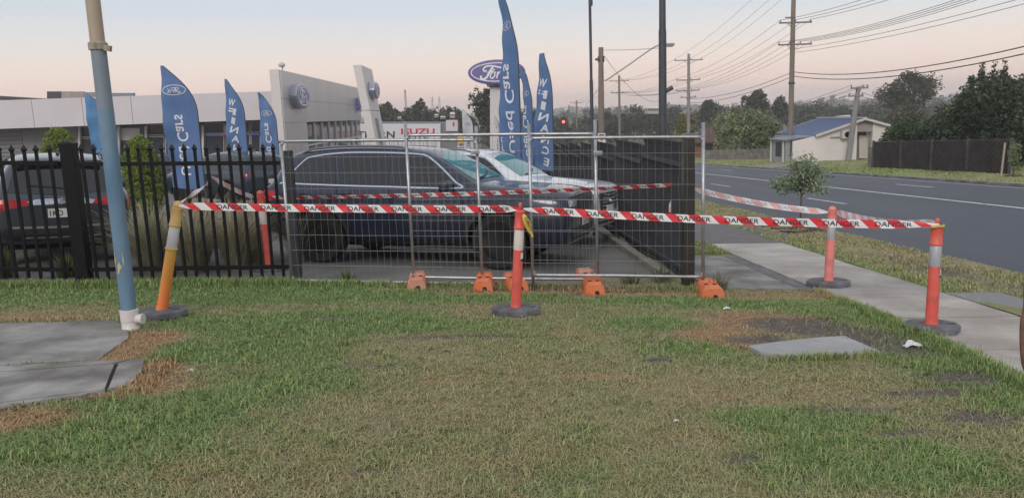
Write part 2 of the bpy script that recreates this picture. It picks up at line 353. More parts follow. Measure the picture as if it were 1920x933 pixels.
def lawn_cols(X, Y):
    g, b, d = fields(X, Y); c = mixc(g, b, np.clip(.12+d*1.2, 0, 1), np.full_like(g, .3)); return np.clip(c*(.85+.4*nz(X, Y, 23, 77))[..., None], .004, 1)
def lawn_h(X, Y): return .010*np.sin(X*1.7+1)*np.sin(Y*1.3)+.006*np.sin(X*5.1)*np.cos(Y*4.3)
m_thatch = Mcol('lawn_thatch', .95)
_n = m_thatch.node_tree; _t = _n.nodes.new('ShaderNodeTexNoise'); _t.inputs['Scale'].default_value = 55; _t.inputs['Detail'].default_value = 6; _c = _n.nodes.new('ShaderNodeTexCoord'); _n.links.new(_c.outputs['Object'], _t.inputs[0])
_b = _n.nodes.new('ShaderNodeBump'); _b.inputs['Strength'].default_value = .9; _b.inputs['Distance'].default_value = .03; _n.links.new(_t.outputs[0], _b.inputs['Height']); _n.links.new(_b.outputs[0], _n.nodes['Principled BSDF'].inputs['Normal'])
lawn = sheet('lawn', np.arange(-8.6, 3.83, .055), np.arange(2.4, 9.95, .055), .016, m_thatch, hf=lawn_h, cols=lawn_cols)
def inside(poly, X, Y):
    r = np.zeros(X.shape, bool); n = len(poly)
    for i in range(n):
        (x0, y0), (x1, y1) = poly[i], poly[(i+1) % n]
        c = ((y0 > Y) != (y1 > Y)) & (X < (x1-x0)*(Y-y0)/((y1-y0) if y1 != y0 else 1e-9)+x0); r ^= c
    return r
HARD = [[(-9, 7.33), (-4.6, 7.58), (-3.6, 7.62), (-3.32, 7.3), (-3.15, 6.9), (-3.12, 6.55), (-3.07, 6.16), (-3.9, 6.03), (-9, 5.75)],
        [(-6, 4.33), (-3.6, 4.9), (-3.1, 5.04), (-2.75, 5.26), (-2.54, 5.47), (-2.6, 5.8), (-2.7, 6.13), (-3.9, 6.0), (-9, 5.75), (-9, 4.3)],
        [(2.18, 6.25), (2.45, 6.37), (2.81, 6.48), (3.05, 6.53), (3.09, 6.0), (2.75, 5.97), (2.36, 5.96), (2.2, 6.06)],
        [(2.6, 9.0), (3.82, 8.85), (3.82, 12), (2.6, 12)], [(-2.2, 9.8), (-.8, 9.68), (.6, 9.44), (2.33, 9.14), (2.6, 9.02), (2.6, 12), (-2.2, 12)], [(3.86, 0), (5.08, 0), (5.08, 20), (3.86, 20)], [(5.13, 6.74), (5.72, 6.74), (5.72, 8.48), (5.13, 8.48)]]
def blades(name, X, Y, hbase, wid, dz, kind_fn, parent=None, lean=.9):
    keep = np.ones(X.shape, bool)
    for p in HARD: keep &= ~inside(p, X, Y)
    X, Y = X[keep], Y[keep]; g, b, d = kind_fn(X, Y)
    k = rng.random(len(X)) > d*.93; X, Y, g, b, d = X[k], Y[k], g[k], b[k], d[k]; n = len(X)
    Z = np.interp(Y, YP, YZ)+np.interp(X, GX, GZ)+dz+(lawn_h(X, Y) if parent is None else 0)
    h = hbase*(.55+.9*rng.random(n))*(.75+.75*g); w = wid*(.7+.6*rng.random(n))*(.8+Y*.06)
    an = rng.random(n)*2*np.pi; ln = lean*(.35+.9*rng.random(n))*(1.15-.45*g)
    dx, dy = np.cos(an), np.sin(an); sx_, sy_ = -dy, dx
    base = np.stack([X, Y, Z-.004], 1); side = np.stack([sx_*w, sy_*w, np.zeros(n)], 1)
    mid = base+np.stack([dx*h*ln*.35, dy*h*ln*.35, h*.62], 1); tip = base+np.stack([dx*h*ln*1.1, dy*h*ln*1.1, h*np.clip(1-.42*ln, .18, 1)], 1)
    V = np.stack([base-side, base+side, mid-side*.8, mid+side*.8, tip], 1).reshape(-1, 3)
    i0 = np.arange(n)*5; T = np.stack([i0, i0+1, i0+3, i0, i0+3, i0+2, i0+2, i0+3, i0+4], 1).reshape(-1, 3)
    u = rng.random(n); r1 = rng.random(n)
    gg = np.clip(g+(r1-.5)*.75, 0, 1); bb = np.clip(b+(rng.random(n)-.6)*.5, 0, 1)
    c = mixc(gg, bb, d*.4, u)*(.72+.6*rng.random(n))[:, None]
    C = np.repeat(c, 5, 0)
    return tag(np_mesh(name, V, T, Mcol('grass_blade', .75), np.clip(C, 0, 1)), kind='stuff')
N = 250000
yy = 3.2*(10.0/3.2)**(rng.random(N)**.92); xx = rng.uniform(-1, 1, N)*(yy*.70+.5); xx = np.where(xx > 3.8, 3.8-rng.random(N)*.6, xx)
tag(blades('lawn_grass', xx, yy, .026, .0023, .014, fields, lean=1.7), 'patchy short lawn grass, green and straw coloured')
tx, ty = [], []
for _ in range(1500):
    y_ = 3.2*(9.6/3.2)**random.random(); x_ = random.uniform(-1, 1)*(y_*.68+.4); k_ = random.randint(8, 26); s_ = random.uniform(.012, .045)
    if x_ < 3.75: tx.append(x_+rng.normal(0, s_, k_)); ty.append(y_+rng.normal(0, s_, k_))
tag(blades('lawn_tufts', np.concatenate(tx), np.concatenate(ty), .040, .0027, .014, lambda X, Y: (np.clip(fields(X, Y)[0]+.12, 0, 1), fields(X, Y)[1]*.8, fields(X, Y)[2]), lean=1.1), 'scattered coarser tufts standing out of the lawn')
n_ = 9000; sy_0 = 3.2*(9.6/3.2)**rng.random(n_); sx_0 = np.minimum(rng.uniform(-1, 1, n_)*(sy_0*.68+.4), 3.75)
tag(blades('dry_stalks', sx_0, sy_0, .06, .0016, .022, lambda X, Y: (np.full_like(X, .02), np.full_like(X, .15), fields(X, Y)[2]*.5), lean=2.6), 'dead straw stalks lying over the lawn')
# longer tufts along the fence line and along the edges of slabs and path
ex = []; ey = []
for (x0, y0, x1, y1, n_, s_) in [(-7.5, 9.85, -2.3, 9.8, 9000, .12), (3.55, 3.2, 3.83, 8.8, 9000, .06), (-3.4, 7.75, -8, 7.6, 2500, .08), (-2.2, 9.68, 2.3, 9.0, 5000, .09), (2.5, 8.9, 2.62, 8.95, 500, .1), (-2.45, 5.3, -2.5, 6.2, 1200, .06), (2.2, 5.9, 3.1, 5.9, 700, .04)]:
    t = rng.random(n_); ex.append(x0+(x1-x0)*t+rng.normal(0, s_, n_)); ey.append(y0+(y1-y0)*t+rng.normal(0, s_, n_))
tag(blades('edge_grass', np.concatenate(ex), np.concatenate(ey), .055, .0028, .014, lambda X, Y: (np.clip(fields(X, Y)[0]+.25, 0, 1), fields(X, Y)[1], fields(X, Y)[2]*.7), lean=.7), 'longer grass along the fence and slab edges')
# verge beside the road, and the strip past the crossover
def verge_f(X, Y):
    g = .3+.4*nz(X, Y, .9, 31)+.3*nz(X, Y, 3, 8); b = .15+.35*nz(X, Y, 1.3, 51)
    d = .03+1.0*np.exp(-(((X-6.3)/.3)**2+((Y-8.3)/.7)**2))+.8*np.exp(-(((X-6.0)/.25)**2+((Y-10.2)/.9)**2))+.4*np.clip(nz(X, Y, 1.6, 71)-.15, 0, 1)
    g = g+.5*np.exp(-((X-5.2)/.18)**2)
    return np.clip(g, 0, 1), np.clip(b, 0, 1), np.clip(d, 0, 1)
def verge_c(X, Y):
    g, b, d = verge_f(X, Y); return np.clip(mixc(g, b, np.clip(.2+d, 0, 1), np.full_like(g, .5))*(.95+.35*nz(X, Y, 9, 7))[..., None], .004, 1)
verge = sheet('verge', np.arange(5.1, 6.9, .1), np.arange(2, 48, .14), .024, m_thatch, hf=lambda X, Y: .018*np.sin(X*4)*np.sin(Y*1.9), cols=verge_c)
sheet('side_strip', np.arange(2.55, 3.86, .1), np.arange(11.7, 13.5, .1), .02, m_thatch, cols=lambda X, Y: verge_c(X, Y)*.9)
n_ = 42000; vy = 4*(40/4)**(rng.random(n_)); vx = rng.uniform(5.12, 6.86, n_)
tag(blades('verge_grass', vx, vy, .045, .004, .02, verge_f, parent=True), 'dry roadside grass between path and road')
n_ = 5000; tag(blades('strip_grass', rng.uniform(2.5, 3.8, n_), rng.uniform(12, 13.5, n_), .05, .004, .02, lambda X, Y: (np.full_like(X, .75), np.full_like(X, .1), np.full_like(X, .05)), parent=True), 'green grass strip behind the crossover slab')
def far_c(X, Y):
    g = np.clip(.62+.4*nz(X, Y, .22, 4)+.25*nz(X, Y, 1.1, 2), 0, 1); b = np.clip(.05+.3*nz(X, Y, .5, 33), 0, 1)
    return np.clip(mixc(g, b, np.full_like(g, .06), np.full_like(g, .6))*(.95+.3*nz(X, Y, 3, 7))[..., None], .004, 1)
sheet('far_verge', [16.1]+list(np.arange(16.4, 30, .4)), np.arange(15, 90, .5), .06, m_thatch, hf=lambda X, Y: .05*np.sin(X*2)*np.sin(Y*1.1), cols=far_c)
n_ = 26000; fy = 18*(80/18)**rng.random(n_); fx = rng.uniform(16.2, 27, n_)
def farblades(n_, fx, fy):
    save = HARD[:]; HARD.clear()
    o = blades('far_verge_grass', fx, fy, .05, .007, .05, lambda X, Y: (np.clip(.6+.5*nz(X, Y, .22, 4), 0, 1), np.full_like(X, .15), np.full_like(X, .02)), parent=True); HARD.extend(save); return o
tag(farblades(n_, fx, fy), 'unmown grass on the far side of the road')
kb = MB()
for k in range(24): pslab(kb, [(16.0, 14+k*4), (16.18, 14+k*4), (16.18, 17.98+k*4), (16.0, 17.98+k*4)], .10, .16)
tag(kb.build('far_kerb', m_concd), kind='structure')
# ================================================================== temporary fence, bollards, tape
m_galv = M('galvanised_tube', (.42, .43, .45), .38, .75, var=.15, vscale=18)
m_wire = M('galvanised_wire', (.24, .245, .26), .5, .5, var=.1)
m_orange = M('orange_plastic', (.78, .17, .045), .55, var=0, vscale=9, col2=(.70, .22, .11), bump=.15, bscale=80)
m_faded = M('faded_orange_plastic', (.66, .22, .12), .65, var=0, vscale=14, col2=(.55, .33, .26), thr=(.4, .6))
m_black = M('black_powdercoat', (.005, .005, .007), .5, var=.3, vscale=8, spec=.2)
m_blackdull = M('black_steel_dull', (.03, .031, .037), .6, var=.4, vscale=5)
def fence_panel(label, A, B, h0=.15, H=1.68, stubs=(True, True), lean=0.0):
    """A, B: ground points under the two posts"""
    d = (B-A); L = d.length; rz = math.atan2(d.y, d.x); slope = d.z/math.hypot(d.x, d.y)
    t = thing('temporary_fence_panel', label, 'fence panel', A, rz, 'wire mesh temporary fence panels'); t.rotation_euler = (lean, 0, rz)
    Lh = math.hypot(d.x, d.y); P = lambda u, z: Vector((u*Lh, 0, z+slope*u*Lh))
    r = .019; lo, hi = h0, h0+H
    for u, st in ((0, stubs[0]), (1, stubs[1])):
        s = 1 if u == 0 else -1; k = .05*s/Lh
        MB().tube([P(u, lo-.13), P(u, hi+(.16 if st else -.05))], r, 10).build('post', m_galv, t, True)
    for z, sg in ((hi, -1), (lo, 1)):
        e = .07/Lh; q = .05
        pts = [P(0, z+sg*q), P(.012, z+sg*.012), P(e, z), P(.5, z+random.uniform(-.006, .006)), P(1-e, z), P(.988, z+sg*.012), P(1, z+sg*q)]
        MB().tube([Vector(p) for p in catmull(pts, 3)], r*.95, 8).build('rail', m_galv, t, True)
    mb = MB(); nv = int(Lh/.085); nh = 9; w = .0019; ph = random.random()*6
    def W_(u, z):
        p = P(u, z); p.y = .012*math.sin(u*17+ph)*math.sin(z*5+ph); p.x += .006*math.sin(z*9+u*40+ph); return p
    for i in range(1, nv):
        mb.tube([W_(i/nv, lo+(hi-lo)*k/6) for k in range(7)], w, 3, False)
    for j in range(1, nh):
        mb.tube([W_(k/14, lo+(hi-lo)*j/nh) for k in range(15)], w, 3, False)
    tag(mb.build('wire_mesh', m_wire, t, recalc=False), kind='stuff')
    return t
def gp(px, py, Y): p = at(px, py, Y); return Vector((p.x, p.y, gz(p.x, p.y)))
fA0, fA1 = gp(548, 530, 9.92), gp(905, 541, 9.50)
fB0, fB1 = gp(777, 538, 9.62), gp(1121, 545, 9.26)
fC0, fC1 = gp(1000, 540, 9.15), gp(1318, 552, 8.86)
fence_panel('left mesh fence panel clamped to the black picket fence post', fA0, fA1, h0=.04, H=1.72, stubs=(False, True))
fence_panel('middle mesh fence panel overlapping its neighbours in front of the dark car', fB0, fB1, h0=.11, H=1.71)
fence_panel('right mesh fence panel leaning past the black end post to the crossover', fC0, fC1, h0=.19, H=1.58, lean=R(-1.2))
def clamp(p, label):
    mb = MB(); mb.box(p, (.10, .05, .05), bev=.008); mb.tube([p+Vector((0, -.05, 0)), p+Vector((0, .05, 0))], .008, 6)
    tag(mb.build('fence_clamp', m_galv), label, 'clamp', 'fence clamps')
clamp(fA1+Vector((-.02, -.03, 1.62)), 'small steel clamp joining left and middle mesh panels near the top')
clamp(fB1+Vector((.02, -.06, 1.60)), 'small steel clamp joining middle and right mesh panels near the top')
def fence_foot(label, px, py, Y, rz, mat, w=.23, l=.56, h=.15):
    c = gp(px, py, Y); t = thing('fence_block', label, 'fence block', c, rz, 'orange plastic fence blocks')
    mb = MB(); prof = [(-.5, 0), (-.5, .55), (-.42, .95), (-.16, 1.0), (-.13, .86), (.13, .86), (.16, 1.0), (.42, .95), (.5, .55), (.5, 0)]
    rings = [(-.5, .96, .0), (-.48, 1.0, .05), (-.2, 1.0, 0), (-.17, .90, 0), (.17, .90, 0), (.2, 1.0, 0), (.48, 1.0, .05), (.5, .96, 0)]
    vs = []; n = 8; cs = [(-1, 0), (-1, .35), (-.86, .8), (-.62, 1), (.62, 1), (.86, .8), (1, .35), (1, 0)]
    for yv, hs, _ in rings:
        for x, z in cs: vs.append((x*w/2*(1 if abs(yv) < .49 else .93), yv*l, z*h*hs))
    m = len(rings); fs = [(i*n+k, i*n+k+1, (i+1)*n+k+1, (i+1)*n+k) for i in range(m-1) for k in range(n-1)]+[tuple(range(n)), tuple(reversed(range((m-1)*n, m*n)))]+[(i*n, (i+1)*n, (i+1)*n+n-1, i*n+n-1) for i in range(m-1)]
    mb.add(vs, fs); mb.build('block', mat, t, 'auto')
    md = M('foot_recess', (.05, .02, .012), .8, var=0)
    MB().lathe([(.024, 0), (.026, .004)], 12, (0.02, -l/2-.003, h*.36), Matrix.Rotation(R(90), 3, 'X')).build('drain_hole', md, t)
    for x in (-.045, .045):
        MB().lathe([(.022, 0), (.024, .006)], 12, (x, -.02, h*.905)).build('post_socket', md, t)
fence_foot('faded orange fence block, leftmost, under the left mesh panel', 783, 539, 9.52, R(2), m_faded)
fence_foot('orange fence block under the clamped posts left of the middle bollard', 908, 541, 9.38, R(-3), m_orange)
fence_foot('orange fence block half hidden behind the middle bollard', 966, 541, 9.36, R(8), m_orange)
fence_foot('bright orange fence block with round hole, right of the middle bollard', 1113, 547, 9.02, R(-4), m_orange)
fence_foot('pinkish faded fence block standing behind another at the middle panel end', 1104, 536, 9.62, R(6), m_faded)
fence_foot('bright orange fence block at the far right end beside the crossover', 1331, 553, 8.68, R(-8), m_orange, w=.25)
# ------------------------------------------------------------------ bollards
m_red = M('fluoro_red_plastic', (.74, .105, .082), .45, var=0, vscale=7, col2=(.68, .15, .12), thr=(.35, .75))
m_pink = M('faded_pink_plastic', (.76, .24, .215), .5, var=.08, vscale=5)
m_base = M('recycled_rubber', (.15, .15, .17), .85, var=.25, vscale=14, bump=.12, bscale=90)
m_refl = M('worn_white_reflector', (.72, .66, .60), .45, var=.1, vscale=10)
m_reflg = M('grey_reflector', (.42, .43, .46), .4, .2, var=.08)
m_stick = M('sticker_white', (.7, .7, .7), .5, var=.05); m_sticked = M('sticker_ink', (.03, .03, .03), .6, var=0)
m_yb = M('sun_bleached_orange', (.80, .27, .045), .5, var=0, vscale=2, col2=(.72, .42, .10), thr=(.35, .6), stretch=(1, 1, 1.2))
_n = m_yb.node_tree; _c = _n.nodes.new('ShaderNodeTexCoord'); _s = _n.nodes.new('ShaderNodeSeparateXYZ'); _n.links.new(_c.outputs['Object'], _s.inputs[0]); _r = _n.nodes.new('ShaderNodeValToRGB')   # bleached from the top down
_r.color_ramp.elements[0].position = .1; _r.color_ramp.elements[0].color = (.80, .19, .045, 1); _r.color_ramp.elements[1].position = .62; _r.color_ramp.elements[1].color = (.70, .36, .07, 1)
_n.links.new(_s.outputs['Z'], _r.inputs[0]); _n.links.new(_r.outputs[0], _n.nodes['Principled BSDF'].inputs['Base Color'])
m_yb2 = M('bleached_yellow', (.60, .40, .15), .55, var=.12, vscale=9); m_bandw = M('dull_white_band', (.55, .53, .55), .5, var=.08)
stain(m_red, 5, .8, .35, .5); stain(m_pink, 5, .84, .35, .5); stain(m_refl, 8, .75, .35, .52); stain(m_base, 6, .7); stain(m_orange, 9, .72, .34, .5)
def bollard(label, base, lean=(0, 0), H=1.06, post=m_red, band=m_refl, cap=None, rz=0, handle=True, sticker=True, oval=False, rp=.05, ridge=False):
    t = thing('bollard', label, 'bollard', base, rz, 'plastic bollards holding the danger tape')
    n = 28; vs = []
    if oval: po = [(.255*math.cos(2*math.pi*k/n), .2*math.sin(2*math.pi*k/n)) for k in range(n)]
    else:
        po = [(.235, -.05), (.235, .05), (.12, .185), (-.12, .185), (-.235, .05), (-.235, -.05), (-.12, -.185), (.12, -.185)]
    b = MB(); k = len(po)
    for s, z in ((1, 0), (1, .048), (.95, .060)): vs += [(x*s, y*s, z) for x, y in po]
    vs += [(x*.34, y*.38, .064) for x, y in po]
    fs = [(r*k+i, r*k+(i+1) % k, (r+1)*k+(i+1) % k, (r+1)*k+i) for r in range(3) for i in range(k)]+[tuple(reversed(range(k))), tuple(range(3*k, 4*k))]
    b.add(vs, fs); bo = b.build('base', m_base, t)
    MB().box((.16, -.02, .060), (.07, .03, .012)).build('hand_hole', m_sticked, bo)
    rot = (Matrix.Rotation(lean[0], 3, 'Y')@Matrix.Rotation(lean[1], 3, 'X')); L = lambda p: rot@Vector(p)
    def lat(name, prof, mat, par=t): return MB().lathe(prof, 24, rot@Vector((0, 0, 0)), rot).build(name, mat, par, 'auto')
    lat('post', [(rp*1.18, .05), (rp*1.12, .075), (rp*1.03, .1), (rp, .4), (rp*.96, H*.60)], post)
    lat('reflective_band', [(rp*.96, H*.60), (rp*.985, H*.604), (rp*.97, H*.79), (rp*.95, H*.792)], band)
    c = lat('cap', [(rp*1.02, H*.79), (rp*1.10, H*.795), (rp*1.10, H*.812), (rp*1.0, H*.82), (rp*.98, H*.94), (rp*1.03, H*.945), (rp*1.03, H*.957), (rp*.7, H*.967), (0.001, H*.97)], cap or post)
    if ridge: lat('collar', [(rp*1.03, H*.585), (rp*1.14, H*.59), (rp*1.14, H*.605), (rp*1.0, H*.61)], cap or post)
    if handle:
        MB().lathe([(.017, H*.96), (.016, H*1.0), (.020, H*1.02), (.012, H*1.035), (.001, H*1.037)], 12, (0, 0, 0), rot).build('handle', cap or post, c, True)
    else:
        MB().lathe([(rp*.9, H*.96), (rp*.9, H*.985), (rp*.62, H*1.01), (.001, H*1.02)], 16, (0, 0, 0), rot).build('handle', cap or post, c, True)
    if sticker:
        sm = MB(); q = []
        for j in range(2):
            for i in range(5):
                a = R(-78+i*11+20); q.append(L((math.cos(a)*(rp*1.0+.002), math.sin(a)*(rp*1.0+.002), H*(.50+.075*j))))
        sm.add(q, [(i, i+1, i+6, i+5) for i in range(4)]); so_ = sm.build('sticker', m_stick, t)
        sm = MB(); q = []
        for j in range(2):
            for i in range(5):
                a = R(-78+i*11+20); q.append(L((math.cos(a)*(rp*1.0+.004), math.sin(a)*(rp*1.0+.004), H*(.498+.022*j))))
        sm.add(q, [(i, i+1, i+6, i+5) for i in range(4)]); sm.build('print', m_sticked, so_)
    return t, (lambda z: Vector(base)+Matrix.Rotation(rz, 3, 'Z')@(rot@Vector((0, 0, z))))
bMid, tMid = bollard('red bollard leaning slightly right with white band, on the lawn in the middle', G(967, 590)+Vector((0, 0, .025)), (R(4.4), R(1)), 1.07, rz=R(-6))
bRight, tRight = bollard('red bollard with grey band on the near footpath at right, nearest of the two', G(1745, 626)+Vector((0, 0, .035)), (R(.3), 0), .965, post=m_red, band=m_reflg, rz=R(-4))
bFar, tFar = bollard('faded pink bollard standing at the far corner of the crossover slab', G(1553, 540)+Vector((0, 0, .034)), (R(1.2), 0), .92, post=m_pink, band=m_reflg, cap=m_pink, handle=False, sticker=False, rz=R(3), oval=True)
bLeft, tLeft = bollard('sun bleached orange and yellow bollard leaning right beside the blue pole', G(303, 596)+Vector((0, 0, .03)), (R(13.5), R(-2)), 1.14, post=m_yb, band=m_bandw, cap=m_yb2, handle=False, sticker=False, oval=True, ridge=True, rp=.052)
bBack, tBack = bollard('red bollard behind the black picket fence beside the feathery grass', onG(-2.95, 10.95), (R(-2.2), 0), 1.1, rz=R(5), handle=False, sticker=False)
# ------------------------------------------------------------------ danger tape
def tape_mat(name, red, white, per=.2125, faint=0):
    m = bpy.data.materials.new(name); m.use_nodes = True; n = m.node_tree; b = n.nodes['Principled BSDF']; b.inputs['Roughness'].default_value = .35
    u = n.nodes.new('ShaderNodeUVMap'); s = n.nodes.new('ShaderNodeSeparateXYZ'); n.links.new(u.outputs[0], s.inputs[0])
    mt = lambda op, a, c: (lambda q: (setattr(q, 'operation', op), [n.links.new(x, q.inputs[i]) if hasattr(x, 'node') else setattr(q.inputs[i], 'default_value', x) for i, x in enumerate((a, c))], q.outputs[0])[-1])(n.nodes.new('ShaderNodeMath'))
    a = mt('ADD', s.outputs['X'], mt('MULTIPLY', s.outputs['Y'], 1.05)); fr = mt('FRACT', mt('DIVIDE', a, per), 0); g = mt('GREATER_THAN', fr, .48)
    mxn = n.nodes.new('ShaderNodeMix'); mxn.data_type = 'RGBA'; n.links.new(g, mxn.inputs[0]); mxn.inputs['A'].default_value = (*red, 1); mxn.inputs['B'].default_value = (*white, 1)
    n.links.new(mxn.outputs['Result'], b.inputs['Base Color']); return m
m_tape = tape_mat('danger_tape_print', (.72, .045, .06), (.78, .78, .80)); m_tapeb = tape_mat('danger_tape_reverse', (.74, .42, .42), (.74, .74, .77))
m_ink = M('tape_ink', (.035, .03, .035), .5, var=0); m_inkf = M('tape_ink_showing_through', (.42, .40, .43), .5, var=0)
def tape(label, a, b, sag=.03, width=.075, mat=m_tape, ink=m_ink, words=True, twist=None, phase=0., gather=(.12, .12), n=48, bold=.012, pinch=.3, drop=None):
    """a ribbon from a to b, printed side towards the camera; u along, v across"""
    a = Vector(a); b = Vector(b); L = (b-a).length; ax = (b-a).normalized()
    side = Vector((0, 0, 1))-ax*ax.z; side.normalize(); nrm = ax.cross(side)
    if nrm.y > 0: nrm = -nrm
    tw = twist or (lambda s: .06*math.sin(s*2.3+phase*9))
    def S(u, v, off=0):
        s = min(max(u/L, -.02), 1.02); p = a+ax*(s*L); p.z -= 4*sag*s*(1-s)
        w = 1.0
        if gather[0] and u < gather[0]: w = pinch+(1-pinch)*max(0, u/gather[0])
        if gather[1] and L-u < gather[1]: w = min(w, pinch+(1-pinch)*max(0, (L-u)/gather[1]))
        an = tw(u); d = side*math.cos(an)+nrm*math.sin(an); nn = nrm*math.cos(an)-side*math.sin(an)
        return p+d*((v-.5)*width*w)+nn*(.004*math.sin(u*11+phase)*math.sin(v*3.1)+off)
    t = thing('danger_tape', label, 'barrier tape', a, 0, 'red and white danger tape')
    nv = 3; vs = [S(L*i/n, j/nv) for i in range(n+1) for j in range(nv+1)]
    fs = [(i*(nv+1)+j, (i+1)*(nv+1)+j, (i+1)*(nv+1)+j+1, i*(nv+1)+j+1) for i in range(n) for j in range(nv)]
    o = MB().add(vs, fs).build('ribbon', mat, t, True, world=True, recalc=False)
    uv = o.data.uv_layers.new(name='UVMap'); uvs = [(L*i/n+phase, j/nv*width) for i in range(n+1) for j in range(nv+1)]
    for lp in o.data.loops: uv.data[lp.index].uv = uvs[lp.vertex_index]
    if words:
        tv, tf = text2d('DANGER', bold); wd = tv[:, 0].max(); hgt = width*.58; k0 = math.ceil((-phase)/.425)
        for k in range(k0, k0+60):
            u0 = k*.425-phase+.045
            if u0 < .03: continue
            if u0+.30 > L-.03: break
            q = [S(u0+x/wd*.30, .21+y*.58, .003) for x, y in tv]
            MB().add(q, tf).build('lettering', ink, t, world=True, recalc=False)
    return t
TL, TM, TR, TF, TB = tLeft(1.115)+Vector((.03, -.055, .0)), tMid(1.05)+Vector((-.01, -.03, .0)), tRight(.945)+Vector((0, -.03, 0)), tFar(.87), tBack(1.02)
tape('danger tape stretched from the leaning orange bollard to the middle bollard', TL, TM, .012, phase=.10, gather=(.16, .12))
tape('danger tape stretched from the middle bollard to the right footpath bollard', TM+Vector((.04, 0, -.005)), TR, .03, phase=.27, gather=(.22, .35))
tape('pale back of danger tape running between the two footpath bollards', TF+Vector((.04, 0, 0)), TR+Vector((0, .05, .01)), .05, mat=m_tapeb, ink=m_inkf, phase=.1, twist=lambda s: .25*math.sin(s*3))
tape('pale back of danger tape from the pink bollard to the black end post', Vector((2.56, 9.62, gz(2.5, 9.6)+1.16)), TF+Vector((-.05, 0, 0)), .04, mat=m_tapeb, ink=m_inkf, phase=.3, width=.07, twist=lambda s: .1*math.sin(s*4))
pG = at(393, 340, 10.45)
tape('twisted white tape rising from the leaning bollard to the picket fence', TL+Vector((-.02, .03, .02)), pG, .01, mat=m_tapeb, ink=m_inkf, words=False, width=.05, twist=lambda s: 1.1+2.2*s, pinch=.4)
tape('danger tape sagging behind the picket fence to the back bollard', pG+Vector((.02, .03, .06)), TB+Vector((-.04, -.03, 0)), .03, mat=m_tapeb, ink=m_inkf, words=False, width=.06, twist=lambda s: .5*math.sin(s*2), phase=.2)
pE = at(1268, 346, 10.15)
tape('danger tape strung behind the mesh panels in front of the dark car', TB+Vector((.05, 0, .0)), pE, .035, width=.058, phase=.15, twist=lambda s: .35+.25*math.sin(s*1.7), n=60)
hg = MB(); q = []
for i in range(11):
    s = i/10; c = pE+Vector((-.03-.07*s*s+.02*math.sin(s*7), -.03, -.02-.33*s)); w = .022*(1-.3*s); q += [c+Vector((-w, .01*math.sin(s*9), 0)), c+Vector((w, -.01, .0))]
hg.add(q, [(2*i, 2*i+1, 2*i+3, 2*i+2) for i in range(10)])
o = tag(hg.build('tape_tail', m_tapeb, recalc=False), 'loose end of danger tape hanging on the black side fence', 'barrier tape')
uv = o.data.uv_layers.new(name='UVMap')
for lp in o.data.loops: v = o.data.vertices[lp.vertex_index].co; uv.data[lp.index].uv = (v.z*.8, v.x)
# yellow caution scrap on the middle bollard and yellow knot on the right one
m_cau = M('yellow_caution_tape', (.58, .41, .07), .45, var=.12)
cs = thing('caution_tape_scrap', 'yellow scrap of caution tape hanging from the middle bollard top', 'tape scrap', tMid(.98))
c0 = tMid(1.0); q = []
for i in range(9):
    s = i/8; c = c0+Vector((.03+.085*s, -.062-.01*math.sin(s*5), .0-.21*s-.02*s*s)); w = .010+.02*math.sin(math.pi*min(1, s*1.15))**.7*(1 if s < .9 else .6); q += [c+Vector((-w, 0, -w*.35)), c+Vector((w, -.008*math.sin(s*8), w*.35))]
MB().add(q, [(2*i, 2*i+1, 2*i+3, 2*i+2) for i in range(8)]).build('strip', m_cau, cs, world=True, recalc=False)
tv, tf = text2d('CAUTI', .01); wd = tv[:, 0].max(); ax_ = Vector((.085, -.004, -.21)).normalized(); up_ = Vector((.93, 0, .37))
MB().add([c0+Vector((.052, -.078, -.03))+ax_*(x/wd*.145)+up_*((y-.5)*.026) for x, y in tv], tf).build('lettering', m_ink, cs, world=True, recalc=False)
kn = MB(); p = tRight(.925)
kn.tube(catmull([p+Vector((-.085, -.05, .005)), p+Vector((-.03, -.06, .012)), p+Vector((.02, -.058, .01)), p+Vector((.04, -.03, .02))], 4), [.006, .009, .012, .013, .012, .012, .012, .012, .012, .011, .01, .009, .008], 6)
tag(kn.build('caution_tape_knot', m_cau, smooth=True), 'knotted twist of yellow tape at the top of the right bollard', 'tape scrap')
# ================================================================== black steel picket fence on the left
pf = thing('picket_fence', 'black steel picket fence with pointed pickets along the left of the lawn', 'fence', onG(-4.8, 10.0))
pA, pB = gp(160, 535, 10.02), gp(548, 530, 10.08); pC = gp(-90, 530, 10.35); pD = gp(140, 533, 10.12)
def picket_mesh(h=1.60):
    mb = MB(); r = .016
    mb.box((0, 0, h/2), (2*r, 2*r, h)); t = .028
    z0 = h; vs = [(-r,-r,z0),(r,-r,z0),(r,r,z0),(-r,r,z0),(-t,-t,z0+.02),(t,-t,z0+.02),(t,t,z0+.02),(-t,t,z0+.02),(0,0,z0+.085)]
    mb.add(vs, [(0,1,5,4),(1,2,6,5),(2,3,7,6),(3,0,4,7),(4,5,8),(5,6,8),(6,7,8),(7,4,8)])
    return mb
pk = None
def picket_run(A, B, n, base, top):
    global pk
    for i in range(n):
        p = A.lerp(B, (i+.5)/n)+Vector((0, 0, .06))
        if pk is None:
            o = picket_mesh().build('picket', m_black, pf); pk = o
        else:
            o = bpy.data.objects.new('picket', pk.data); COL.objects.link(o); o.parent = pf
        o.location = p-pf.location; o.rotation_euler = (0, random.uniform(-.006, .006), 0)
    for z in (base, top): MB().beam(A+Vector((0, 0, z)), B+Vector((0, 0, z)) , .05, .05).build('rail', m_black, pf, world=True)
picket_run(pA+Vector((.09, 0, 0)), pB+Vector((-.03, 0, 0)), 18, .19, 1.50)
picket_run(pC, pD+Vector((-.03, 0, 0)), 10, .18, 1.52)
